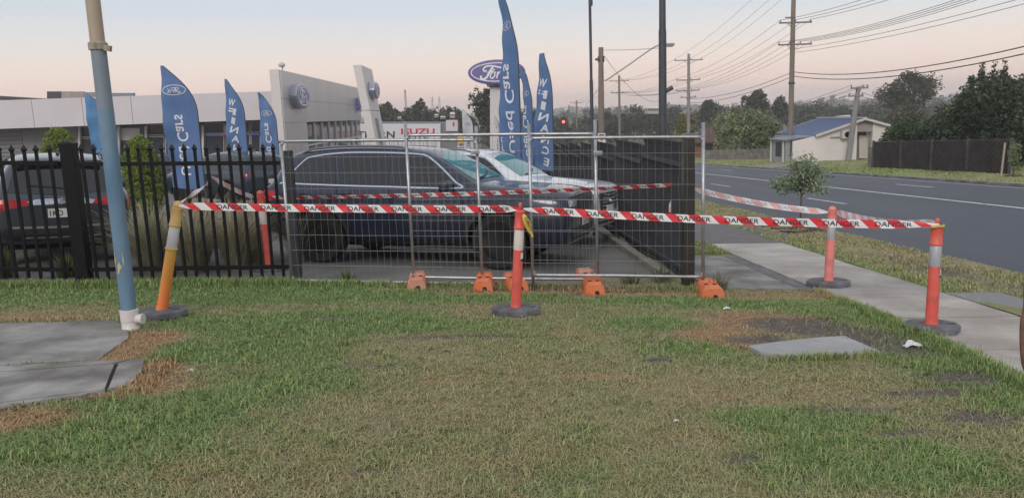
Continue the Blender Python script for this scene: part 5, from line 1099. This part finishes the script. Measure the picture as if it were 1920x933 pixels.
acx = at(1584, 252, Yg); ac = bx3(acx.x-.36, acx.x+.30, Yg-.42, Yg-.06, acx.z-.27, acx.z+.27).build('air_conditioner', m_mull, hs, world=True)
rg = MB().lathe([(.20, 0), (.20, .03), (.15, .035), (.15, .0)], 20, (acx.x, Yg-.425, acx.z), Matrix.Rotation(R(90), 3, 'X')).build('fan_ring', m_trim, ac, world=True); MB().lathe([(.001, 0), (.055, .0), (.05, .04), (.001, .045)], 12, (acx.x, Yg-.43, acx.z), Matrix.Rotation(R(90), 3, 'X')).build('fan_hub', m_trim, ac, world=True)
MB().beam((acx.x-1.05, Yg-.08, acx.z-.17), (acx.x-.36, Yg-.08, acx.z-.17), .07, .06).build('pipe_cover', M('grey_duct', (.3, .28, .27), .7, var=0), hs, world=True)
bh = thing('brick_house', 'brown brick house with dark red roof left of the round tree', 'house', onG(23, 88)); Yb = 86.0
rect(MB(), 1300, 265, 1365, 296, Yb, 8).build('wall', M('brown_brick', (.20, .105, .075), .9, var=.25, vscale=8), bh, world=True)
a, b, c_, d_ = at(1292, 267, Yb-.6), at(1368, 265, Yb-.6), at(1362, 236, Yb+4.5), at(1318, 240, Yb+4.5)
MB().add([a, b, c_, d_, a-Vector((0, 0, .15)), b-Vector((0, 0, .15)), c_+Vector((0, 6, -2)), d_+Vector((0, 6, -2))], [(0, 1, 2, 3), (0, 4, 5, 1), (1, 5, 6, 2), (3, 2, 6, 7), (0, 3, 7, 4)]).build('roof', M('dark_red_tiles', (.10, .045, .045), .8, var=.2, vscale=3), bh, world=True)
rect(MB(), 1322, 272, 1336, 284, Yb-.05, .08).build('window', m_shopglass, bh, world=True); rect(MB(), 1345, 272, 1356, 284, Yb-.05, .08).build('window', m_shopglass, bh, world=True)
# paling fence
plf = thing('paling_fence', 'low grey timber paling fence in front of the round tree', 'fence', onG(24, 69)); m_pal = M('grey_palings', (.20, .18, .165), .9, var=.35, vscale=3); q0, q1 = at(1318, 302, 73.5), at(1484, 302, 64.5); plm = None; mb = MB(); nP = 120
for k in range(nP):
    p = q0.lerp(q1, k/nP); p.z = gz(p.x, p.y); hgt = .95+random.uniform(-.04, .04); d = (q1-q0).normalized(); w = (q1-q0).length/nP*.44; th = Vector((0, .02, 0)); c0_ = p-d*w; c1_ = p+d*w; up = Vector((0, random.uniform(-.03, .03), hgt))
    mb.add([c0_, c1_, c1_+up, c0_+up, c0_+th, c1_+th, c1_+up+th, c0_+up+th], [(0, 1, 2, 3), (4, 7, 6, 5), (0, 3, 7, 4), (1, 5, 6, 2), (3, 2, 6, 7)])
tag(mb.build('palings', m_pal, plf, world=True), kind='stuff'); a, b = q0.copy(), q1.copy(); a.z = gz(a.x, a.y)+.7; b.z = gz(b.x, b.y)+.7; MB().beam(a+Vector((0, .08, 0)), b+Vector((0, .08, 0)), .05, .08).build('rail', m_pal, plf, world=True)
# dark fence of slanting slats
df_ = thing('slanted_slat_fence', 'dark brown fence of slanting slats below the big hedge at right', 'fence', onG(20.6, 36)); m_slat = M('dark_stained_timber', (.075, .066, .072), .8, var=.3, vscale=2); XF = 20.6; hF = 1.42
bx3(XF+.05, XF+.07, 30.5, 41.3, 0, 1).v
bk2 = MB(); bk2.add([onG(XF+.06, 30.5), onG(XF+.06, 41.3), onG(XF+.06, 41.3, hF), onG(XF+.06, 30.5, hF), onG(XF+.09, 30.5), onG(XF+.09, 41.3), onG(XF+.09, 41.3, hF), onG(XF+.09, 30.5, hF)], [(0, 1, 2, 3), (4, 7, 6, 5), (3, 2, 6, 7), (0, 3, 7, 4), (1, 5, 6, 2)]); bk2.build('backing', M('fence_backing', (.028, .025, .03), .9, var=.2), df_, world=True)
nS = 62
for k in range(nS):
    y = 30.4+(41.3+1.1-30.4)*k/nS
    y0c, y1c = y, y-1.05; s0, s1 = 0., 1.
    if y0c > 41.3: s0 = (y0c-41.3)/1.05
    if y1c < 30.5: s1 = (y0c-30.5)/1.05
    if s1-s0 < .06: continue
    a, b = (onG(XF+.02, y0c-1.05*s, .03+(hF-.04)*s) for s in (s0, s1)); MB().beam(a, b, .03, .10, up=(1, 0, 0)).build('slat', m_slat, df_, world=True)
for y in (30.45, 33.2, 35.9, 38.6, 41.35): MB().box(onG(XF+.0, y, .72), (.1, .1, 1.5)).build('post', m_slat, df_, world=True)
tf_ = thing('small_timber_fence', 'short grey timber fence between the gable wall and the dark slat fence', 'fence', onG(22.5, 43)); a, b = onG(20.7, 41.5), onG(23.2, 47.0)
for k in range(16):
    p = a.lerp(b, k/15); p.z = gz(p.x, p.y); MB().box(p+Vector((0, 0, .5+.03*math.sin(k*2.1))), (.16, .16, 1.02+.06*math.sin(k*3))).build('paling', m_pal, tf_, world=True)
for z in (.3, .8): MB().beam(a+Vector((.12, 0, z)), b+Vector((.12, 0, z)), .06, .07).build('rail', m_pal, tf_, world=True)
cn = thing('white_cone', 'small white cone shaped marker on the far lawn before the house', 'cone', onG(at(1522, 302, 57).x, 57)); MB().lathe([(.20, 0), (.19, .05), (.17, .3), (.08, .62), (.03, .66), (.001, .67)], 14).build('cone', m_mull, cn, True); MB().lathe([(.185, .1), (.18, .22), (.17, .23)], 14).build('band', M('pale_blue_band', (.3, .42, .55), .5, var=0), cn)
fd = MB(); q = [(16.2, 44), (16.2, 49), (22, 52.5), (22, 50.5)]; pslab(fd, q, .10, .1); tag(fd.build('far_driveway', m_concd), kind='structure')
# ================================================================== vegetation
m_leaf = Mcol('leaves', .6, spec=.4); m_bark = M('bark', (.11, .085, .065), .9, var=.3, vscale=6, stretch=(2, 2, .4)); m_barkp = M('pale_bark', (.24, .21, .18), .9, var=.3, vscale=3)
def leaf_cloud(ells, nclump, per, leaf, cspread, c1, c2, flat=.0, aspect=.5, seed=0, surf=.75):
    """leaf-sized quads in many small clumps over several ellipsoids; returns verts, faces, colours"""
    g = np.random.default_rng(seed+11); vol = np.array([e[3]*e[4]*e[5] for e in ells])**.67; pr_ = vol/vol.sum(); idx = g.choice(len(ells), nclump, p=pr_); E_ = np.array(ells)[idx]
    d = g.normal(size=(nclump, 3)); d /= np.linalg.norm(d, axis=1)[:, None]; rr = np.where(g.random(nclump) < surf, .80+.22*g.random(nclump), g.random(nclump)**.5*.85)
    C = E_[:, :3]+d*E_[:, 3:6]*rr[:, None]; n = nclump*per; ctr = np.repeat(C, per, 0); tone = np.repeat(g.random(nclump), per)*.55+g.random(n)*.45
    o = g.normal(size=(n, 3)); o *= cspread*(.35+.65*g.random(n))[:, None]/np.linalg.norm(o, axis=1)[:, None].clip(.3); P = ctr+o
    a = g.normal(size=(n, 3)); a[:, 2] = a[:, 2]*(1-flat)-.25; a /= np.linalg.norm(a, axis=1)[:, None]; b = np.cross(a, g.normal(size=(n, 3))); b /= np.linalg.norm(b, axis=1)[:, None]
    s = leaf*(.6+.8*g.random(n))[:, None]; V = np.stack([P-a*s*.5, P+b*s*aspect*.5, P+a*s*.5, P-b*s*aspect*.5], 1).reshape(-1, 3); i0 = np.arange(n)*4
    col = np.array(c1)*(1-tone)[:, None]+np.array(c2)*tone[:, None]; return V, np.stack([i0, i0+1, i0+2, i0+3], 1), np.repeat(col*(.8+.4*g.random(n))[:, None], 4, 0)
def tree(name, label, base, ells, nclump, per, leaf, cspread, c1, c2, trunk=(.15, 1.5), cat='tree', group=None, limbs=5, bark=None, seed=0, surf=.75, flat=0., aspect=.5):
    t = thing(name, label, cat, base, 0, group); V, Fc, Cc = leaf_cloud(ells, nclump, per, leaf, cspread, c1, c2, flat, aspect, seed, surf)
    np_mesh('crown', V, Fc, m_leaf, Cc, t, per=4)
    if trunk:
        g = random.Random(seed); mb = MB(); r, h = trunk; mb.tube([(0, 0, -.1), (r*.3*g.uniform(-1, 1), 0, h*.5), (0, 0, h)], [r, r*.85, r*.7], 8)
        for k in range(limbs):
            e = ells[k % len(ells)]; q = Vector((e[0]+g.uniform(-.4, .4)*e[3], e[1]+g.uniform(-.4, .4)*e[4], e[2]+g.uniform(-.1, .4)*e[5])); m_ = Vector((0, 0, h)).lerp(q, .5)+Vector((0, 0, .1*h)); mb.tube([(0, 0, h*g.uniform(.75, .98)), m_, q], [r*.5, r*.32, r*.12], 6)
        mb.build('trunk', bark or m_bark, t, True)
    return t
DK1, DK2 = (.028, .042, .024), (.075, .10, .05); MG1, MG2 = (.085, .12, .05), (.20, .25, .11); GU1, GU2 = (.035, .043, .028), (.095, .105, .065); YL1, YL2 = (.10, .105, .02), (.24, .22, .05)
def pxtree(name, label, x0, x1, ytop, ybase, Y, leaf, nclump, per, c1, c2, lobes=6, seed=0, trunkf=.25, group=None, crownb=None, cat='tree', aspect=.55, flat=0., surf=.75, bark=None, cs=.13):
    c = at((x0+x1)/2, (ytop+ybase)/2, Y); base = onG(c.x, Y); w = (x1-x0)/FPX*Y/2; top = at((x0+x1)/2, ytop, Y).z-base.z; bot = at((x0+x1)/2, ybase, Y).z-base.z; bot = max(bot, 0.05) if crownb is None else crownb
    g = random.Random(seed+3); H_ = top-bot; ells = [(0, 0, bot+H_*.5, w*.72, w*.72, H_*.44)]
    for k in range(lobes):
        a = 2*math.pi*k/lobes+g.random(); rz_ = g.uniform(.2, .78); s = g.uniform(.34, .52); ells.append((math.cos(a)*w*.60, math.sin(a)*w*.60, bot+H_*rz_, w*s, w*s, H_*s*.62))
    ells.append((g.uniform(-.2, .2)*w, 0, top-H_*.2, w*.45, w*.45, H_*.2))
    return tree(name, label, base, ells, nclump, per, leaf, w*cs*1.3, c1, c2, (max(.04, w*.07), max(.3, bot+H_*trunkf)), group=group, seed=seed, cat=cat, aspect=aspect, flat=flat, surf=surf, bark=bark)
pxtree('round_tree', 'dense round light green tree behind the paling fence', 1338, 1452, 208, 296, 77, .26, 520, 16, MG1, (.26, .32, .16), 8, 1); pxtree('round_bush', 'olive green bush against the verandah end of the cream house', 1415, 1468, 225, 292, 74, .26, 260, 14, MG1, MG2, 5, 2)
pxtree('golden_tree', 'yellowish tree top behind the round green tree', 1350, 1412, 203, 270, 98, .35, 220, 14, YL1, (.2, .2, .06), 5, 4); pxtree('golden_tree', 'small golden bush showing left of the grey pole', 1262, 1306, 212, 262, 105, .35, 160, 12, YL1, YL2, 4, 5)
pxtree('big_hedge_tree', 'huge dark green hedge tree at the right edge above the slat fence', 1768, 2015, 143, 322, 38, .17, 3600, 16, DK1, (.06, .085, .045), 12, 6, cs=.075)
pxtree('big_hedge_tree', 'dark green tree mass lower left of the huge hedge tree', 1740, 1850, 215, 318, 40.5, .16, 1200, 14, DK1, (.06, .085, .045), 8, 61, cs=.09)
for k, (x, y, w_) in enumerate(((1823, 140, 9), (1843, 112, 9), (1865, 110, 11), (1883, 114, 11))):
    c = at(x, y, 42); b_ = onG(c.x, 42); H_ = c.z-b_.z; r_ = w_/FPX*42
    tree('cypress', ('shortest cypress spire, leftmost above the hedge', 'pointed cypress spire, second from the left above the hedge', 'tallest blunt cypress spire, third from the left above the hedge', 'rightmost blunt cypress spire above the hedge')[k], b_, [(0, 0, H_*(.35+.09*i), r_*(1.25-.13*i), r_*(1.25-.13*i), H_*.10) for i in range(7)], 260, 14, .13, .16, DK1, (.05, .06, .035), (.08, H_*.7), group='cypress spires', seed=20+k)
pxtree('shrub', 'dark green spreading shrub at the left end of the slat fence', 1652, 1745, 228, 300, 43.5, .14, 620, 14, (.03, .05, .022), (.075, .115, .05), 7, 8, cat='shrub'); pxtree('golden_bush', 'yellow topped bush between spreading shrub and huge hedge', 1748, 1792, 203, 290, 52, .2, 200, 14, YL1, YL2, 4, 9, cat='shrub')
pxtree('gum_tree', 'broad domed gum tree on the right skyline', 1648, 1756, 137, 212, 112, .34, 520, 14, GU1, GU2, 9, 10, trunkf=.4, surf=.85, flat=.3, cs=.11); pxtree('gum_tree', 'pale trunked scrub trees under the domed gum', 1660, 1745, 198, 245, 100, .4, 220, 12, (.05, .05, .03), (.11, .11, .06), 6, 11)
pxtree('gum_tree', 'rounded dark gum left of the tallest power pole', 1393, 1442, 171, 228, 135, .42, 330, 13, GU1, GU2, 7, 12, surf=.85); pxtree('gum_tree', 'small high gum touching the tallest power pole', 1447, 1478, 179, 225, 128, .38, 170, 12, GU1, GU2, 5, 13, surf=.85); pxtree('gum_tree', 'low domed tree behind the brick house', 1306, 1346, 187, 232, 150, .45, 240, 12, GU1, GU2, 5, 14)
pxtree('gum_tree', 'tall gum tree behind the pale post of the oval sign', 884, 952, 157, 262, 100, .34, 420, 13, GU1, (.06, .07, .045), 9, 15, trunkf=.4, surf=.85, bark=m_bark)
SK = [(735,208,24,150),(722,192,26,150),(790,186,16,160),(768,202,24,165),(812,204,28,170),(838,201,24,160),(862,206,22,150),(752,212,30,140),(830,214,30,140),(875,214,26,140),(960,212,30,140),(1010,207,30,150),(985,214,24,140),(1048,219,26,180),(1098,214,30,210),(1138,209,26,170),(1188,197,26,190),(1212,206,30,180),(1232,204,24,170),(1272,200,30,190),(1170,216,24,160),(1500,196,40,190),(1540,193,40,200),(1580,196,40,190),(1360,200,36,190),(1625,198,36,190),(1770,193,40,220),(1335,196,26,200)]
SKL = 'dark tree among others on the distant treed skyline'
ORD = ['leftmost']+[q+' from the left' for q in 'second third fourth fifth sixth seventh eighth ninth tenth eleventh twelfth thirteenth fourteenth fifteenth sixteenth seventeenth eighteenth nineteenth twentieth twenty-first twenty-second twenty-third twenty-fourth twenty-fifth twenty-sixth twenty-seventh twenty-eighth'.split()]
SK.sort()
for i, (x, y, w_, Y) in enumerate(SK): pxtree('skyline_tree', 'dark skyline tree, '+ORD[i]+' in the distant row', x-w_, x+w_, y, y+44, Y, .55, 150, 11, GU1, (.07, .08, .05), 5, 30+i, group='trees on the distant skyline')
def woodland():
    Vs, Fs, Cs, o = [], [], [], 0; g = np.random.default_rng(5)
    for Y, step, hh, ww in ((165, 7, 5.5, 5), (230, 9, 6.5, 6.5), (330, 12, 8, 9), (520, 18, 11, 14), (850, 26, 8, 22), (1200, 40, 8, 36)):
        xs = np.arange(-.55*Y, .85*Y, step)
        for x in xs:
            if Y < 300 and -.30 < x/Y < -.20: pass
            x = x+g.uniform(-.4, .4)*step; y = Y*g.uniform(.92, 1.12); h_ = hh*g.uniform(.65, 1.15); w_ = ww*g.uniform(.7, 1.15); z = gz(x, y)
            V, F2, C2 = leaf_cloud([(x, y, z+h_*.5, w_*.6, w_*.6, h_*.5), (x+w_*.3, y, z+h_*.35, w_*.5, w_*.5, h_*.35)], 34, 8, w_*.16, w_*.17, (.03, .037, .024), (.075, .085, .05), 0, .7, int(g.integers(1e6)))
            Vs.append(V); Fs.append(F2+o); Cs.append(C2); o += len(V)
    return tag(np_mesh('distant_woodland', np.concatenate(Vs), np.concatenate(Fs), m_leaf, np.concatenate(Cs), per=4), 'continuous dark woodland covering the far side of the valley', kind='stuff')
woodland()
for i, (x, y, w_, h_, Y) in enumerate(((749, 219.5, 7, 3, 138), (818, 215, 7, 3.5, 138), (830, 218.5, 9, 3, 136), (848, 212, 9, 6, 137), (1225, 200, 22, 9, 160), (1590, 217, 10, 4, 118))):
    fh = thing('distant_house', ('small white roof left among the skyline trees', 'first white roof right of the masts', 'second white roof right of the masts', 'pale gable roof near the white flag top', 'flat roofed cream building on the skyline left of the steel pole', 'pale roof behind the house ridge')[i], 'house', at(x, y, Y))
    rect(MB(), x-w_/2, y+h_*.35, x+w_/2, y+h_*1.5, Y, 3).build('wall', M('far_wall_%d' % i, (.45, .40, .36), .8, var=.1), fh, world=True); a, b = at(x-w_*.56, y+h_*.4, Y-.3), at(x+w_*.56, y+h_*.4, Y-.3); c0_, c1_ = at(x-w_*.4, y-h_*.3, Y+1.5), at(x+w_*.4, y-h_*.3, Y+1.5)
    if i == 4:
        for k in range(5): rect(MB(), x-9+k*4, y+4, x-7+k*4, y+8, Y-.06, .05).build('window', m_shopglass, fh, world=True)
    MB().add([a, b, c1_, c0_, a+Vector((0, 4, 0)), b+Vector((0, 4, 0))], [(0, 1, 2, 3), (3, 2, 5, 4), (0, 3, 4), (1, 5, 2)]).build('roof', M('far_roof', (.6, .58, .57), .7, var=.05), fh, world=True)
# topiary bushes by the showroom
TG1, TG2 = (.11, .17, .028), (.27, .34, .065)
for lb_, x0, x1, y0, Y, sd_ in (('clipped bright green cone shaped bush behind the left picket fence', 70, 143, 237, 24, 40), ('taller clipped green cone shaped bush right of the blue pole', 224, 293, 254, 21, 41)):
    c = at((x0+x1)/2, y0, Y); b_ = onG(c.x, Y); H_ = c.z-b_.z; w_ = (x1-x0)/FPX*Y/2
    tree('topiary_bush', lb_, b_, [(0, 0, H_*(.16+.11*i), w_*q_, w_*q_, H_*.16) for i, q_ in enumerate((.9, 1.0, 1.0, 1.0, .96, .86, .68))]+[(0, 0, H_*.9, w_*.42, w_*.42, H_*.10)], 3200, 12, .06, .05, TG1, TG2, (.06, H_*.3), cat='bush', group='clipped conical bushes', seed=sd_, surf=.9, aspect=.35)
# young street tree, house shrub, staked sapling
yb = G(1501, 421); yt_h = at(1503, 292, yb.y).z-yb.z; yw_ = 47/FPX*yb.y
tree('street_tree', 'young leafy street tree on the verge in front of the road', yb, [(.05, 0, yt_h*.80, yw_*.45, yw_*.45, yt_h*.18), (-yw_*.62, .1, yt_h*.60, yw_*.48, yw_*.5, yt_h*.09), (yw_*.62, -.1, yt_h*.55, yw_*.5, yw_*.5, yt_h*.10), (0, .2, yt_h*.58, yw_*.6, yw_*.55, yt_h*.10), (-.2, -.2, yt_h*.88, yw_*.25, yw_*.3, yt_h*.1), (.35, 0, yt_h*.74, yw_*.4, yw_*.3, yt_h*.07)], 230, 9, .085, .19, (.13, .18, .10), (.28, .34, .21), (.022, yt_h*.5), limbs=12, seed=50, surf=.55, aspect=.4)
sh_b = onG(at(1527, 292, 57.5).x, 57.5); tree('grey_shrub', 'open grey green shrub in front of the cream gable wall', sh_b, [(0, 0, .75, 1.0, .8, .6), (-.5, 0, .55, .7, .6, .45), (.7, 0, .6, .7, .6, .45)], 190, 9, .12, .18, (.06, .065, .045), (.14, .14, .10), (.05, .4), cat='shrub', seed=51, surf=.6)
st = onG(19.5, 28.6); sap = tree('staked_sapling', 'thin sapling tied between two pale stakes at the right', st, [(0, 0, .95, .22, .22, .35), (.1, 0, .5, .2, .2, .25)], 60, 7, .09, .12, MG1, MG2, (.02, .9), seed=52)
for s_ in (-.42, .42): MB().beam((s_-.03, 0, 0), (s_+.04, 0, 1.3), .05, .05, up=(0, 1, 0)).build('stake', M('stake_timber', (.40, .33, .25), .9, var=.15), sap)
MB().lathe([(.55, 0), (.4, .07), (.1, .12), (.001, .13)], 14, (0, 0, 0)).build('mulch', MATS['mulch'], sap)
# tussock grasses behind the picket fence
def tussock(label, x, y, h, r, n, c1, c2, seed, group='feathery tussock grasses behind the picket fence'):
    g = np.random.default_rng(seed); base = onG(x, y, .01); a = g.random(n)*2*np.pi; l = g.random(n)**.7; hh = h*(.55+.55*g.random(n)); w = .0035*(.7+.8*g.random(n)); dx, dy = np.cos(a), np.sin(a); out = r*l*(.4+.8*g.random(n)); b0 = np.stack([dx*.12*l, dy*.12*l, np.zeros(n)], 1); S4 = []
    for s in (0, .35, .7, 1.0): S4.append(b0+np.stack([dx*out*s**1.8, dy*out*s**1.8, hh*(s-.30*l*s**2.6)], 1))
    side = np.stack([-dy*w, dx*w, np.zeros(n)], 1); V = np.stack([S4[0]-side, S4[0]+side, S4[1]-side, S4[1]+side, S4[2]-side*.8, S4[2]+side*.8, S4[3]-side*.3, S4[3]+side*.3], 1).reshape(-1, 3); i0 = np.arange(n)*8
    Fq = np.concatenate([np.stack([i0+2*k, i0+2*k+1, i0+2*k+3, i0+2*k+2], 1) for k in range(3)]); t_ = g.random(n); col = np.array(c1)*(1-t_)[:, None]+np.array(c2)*t_[:, None]
    o = np_mesh('tussock_grass', V, Fq, m_leaf, np.repeat(col, 8, 0), per=4); o.location = base; return tag(o, label, 'grass clump', group)
TS = [(-4.55, 11.0, 1.05, .75), (-3.95, 10.85, .95, .7), (-3.45, 11.1, 1.0, .75), (-4.2, 11.9, 1.1, .8), (-3.4, 11.9, 1.05, .8), (-4.9, 11.7, .9, .6), (-2.75, 12.0, .95, .7)]
for i, (x, y, h_, r_) in enumerate(TS): tussock('large olive and straw tussock grass behind the picket fence near the leaning bollard', x, y, h_, r_*1.25, 620, (.25, .24, .13), (.52, .46, .34), 70+i)
for i, (x, y, h_) in enumerate(((-6.9, 10.65, .5), (-6.3, 10.6, .45), (-7.4, 10.8, .55), (-5.5, 10.6, .35))): tussock('small green tussock under the tail of the grey wagon', x, y, h_, .35, 260, (.05, .08, .025), (.13, .16, .06), 90+i, 'small tussocks under the grey wagon')
for i, (x, y, h_) in enumerate(((2.15, 9.5, .28), (2.66, 8.86, .26), (1.75, 9.35, .2), (-1.7, 9.85, .2))): tussock('little weed tuft beside the '+('black end post', 'far right fence block', 'concrete edge beam', 'left mesh panel')[i], x, y, h_, .16, 90, (.06, .09, .03), (.16, .17, .08), 96+i, 'weed tufts')
# ================================================================== litter and the brown stem at the right edge
m_lit = M('crumpled_plastic', (.62, .64, .68), .35, var=.15, vscale=30)
def crumple(label, px, py, s, n=16, seed=0):
    g = random.Random(seed); b = G(px, py)+Vector((0, 0, .03)); mb = MB(); vs = []
    for i in range(7):
        for j in range(7): vs.append(b+Vector(((i/6-.5)*s*1.5, (j/6-.5)*s*.8, s*.32*math.sin(math.pi*i/6)*(.4+g.random())+g.uniform(0, .01))))
    mb.add(vs, [(i*7+j, i*7+j+1, (i+1)*7+j+1, (i+1)*7+j) for i in range(6) for j in range(6)]); tag(mb.build('litter', m_lit, recalc=False), label, 'litter', 'scraps of litter on the lawn')
crumple('crumpled white plastic bag in the grass below the right bollard', 1712, 656, .10, seed=1); crumple('tiny white scrap on the lawn in the lower right', 1268, 799, .022, seed=2); crumple('tiny white scrap in the green grass beside the left pit', 358, 703, .028, seed=3); crumple('thin white scrap on the grass in front of the far right fence block', 1363, 585, .05, seed=4)
sk_ = MB(); p = G(1232, 681)+Vector((0, 0, .025)); sk_.tube([p+Vector((-.10, 0, 0)), p+Vector((-.02, .01, .012)), p+Vector((.11, -.01, .0))], [.008, .012, .009], 6); tag(sk_.build('stick', M('grey_stick', (.10, .10, .12), .8, var=.2)), 'short dark stick lying on the lawn', 'stick')
g_ = random.Random(4)
for i in range(36):
    p = G(g_.uniform(60, 1700), g_.uniform(640, 920)); 
    if any(inside(h, np.array([p.x]), np.array([p.y]))[0] for h in HARD): continue
    a = g_.random()*6.28; L_ = g_.uniform(.018, .04); e = Vector((math.cos(a), math.sin(a), 0)); q = Vector((-e.y, e.x, 0)); p.z += .032
    o = MB().add([p-e*L_, p+q*L_*.4+Vector((0, 0, .006)), p+e*L_, p-q*L_*.4+Vector((0, 0, .004))], [(0, 1, 2), (0, 2, 3)]).build('fallen_leaf', M('dead_leaf_%d' % (i % 3), ((.10, .05, .03), (.22, .14, .07), (.05, .03, .025))[i % 3], .8, var=.2)); tag(o, 'small dead leaf lying on the lawn', 'leaf', 'dead leaves on the lawn')
Yt = 3.6; tw_b = onG(at(2010, 880, Yt).x, Yt); tw = thing('brown_stem', 'brown bent stem just entering at the right edge in front of the path', 'stem', tw_b)
MB().tube(catmull([tw_b, at(1975, 800, Yt), at(1936, 725, Yt), at(1921, 685, Yt), at(1917, 645, Yt), at(1917.5, 605, Yt), at(1922, 570, Yt), at(1922.5, 520, Yt), at(1930, 430, Yt)], 5), [.006]*10+[.010]*5+[.012]*12+[.008]*7+[.005]*7, 8).build('stalk', M('red_brown_stem', (.16, .085, .06), .6, var=.3, vscale=30), tw, True, world=True)
# ================================================================== evening haze
HZ = True
if HZ:
    hz = bx3(-1450, 1550, -70, 1420, -9, 27).build('haze', M('tmp_haze', (1, 1, 1), var=0)); hz.data.materials.clear()
    hm = bpy.data.materials.new('haze'); hm.use_nodes = True; n = hm.node_tree; n.nodes.clear(); o_ = n.nodes.new('ShaderNodeOutputMaterial'); pv_ = n.nodes.new('ShaderNodeVolumePrincipled')
    pv_.inputs['Color'].default_value = (.97, .95, .97, 1); pv_.inputs['Density'].default_value = .0008; pv_.inputs['Anisotropy'].default_value = .2; n.links.new(pv_.outputs[0], o_.inputs['Volume']); hz.data.materials.append(hm); tag(hz, kind='stuff')
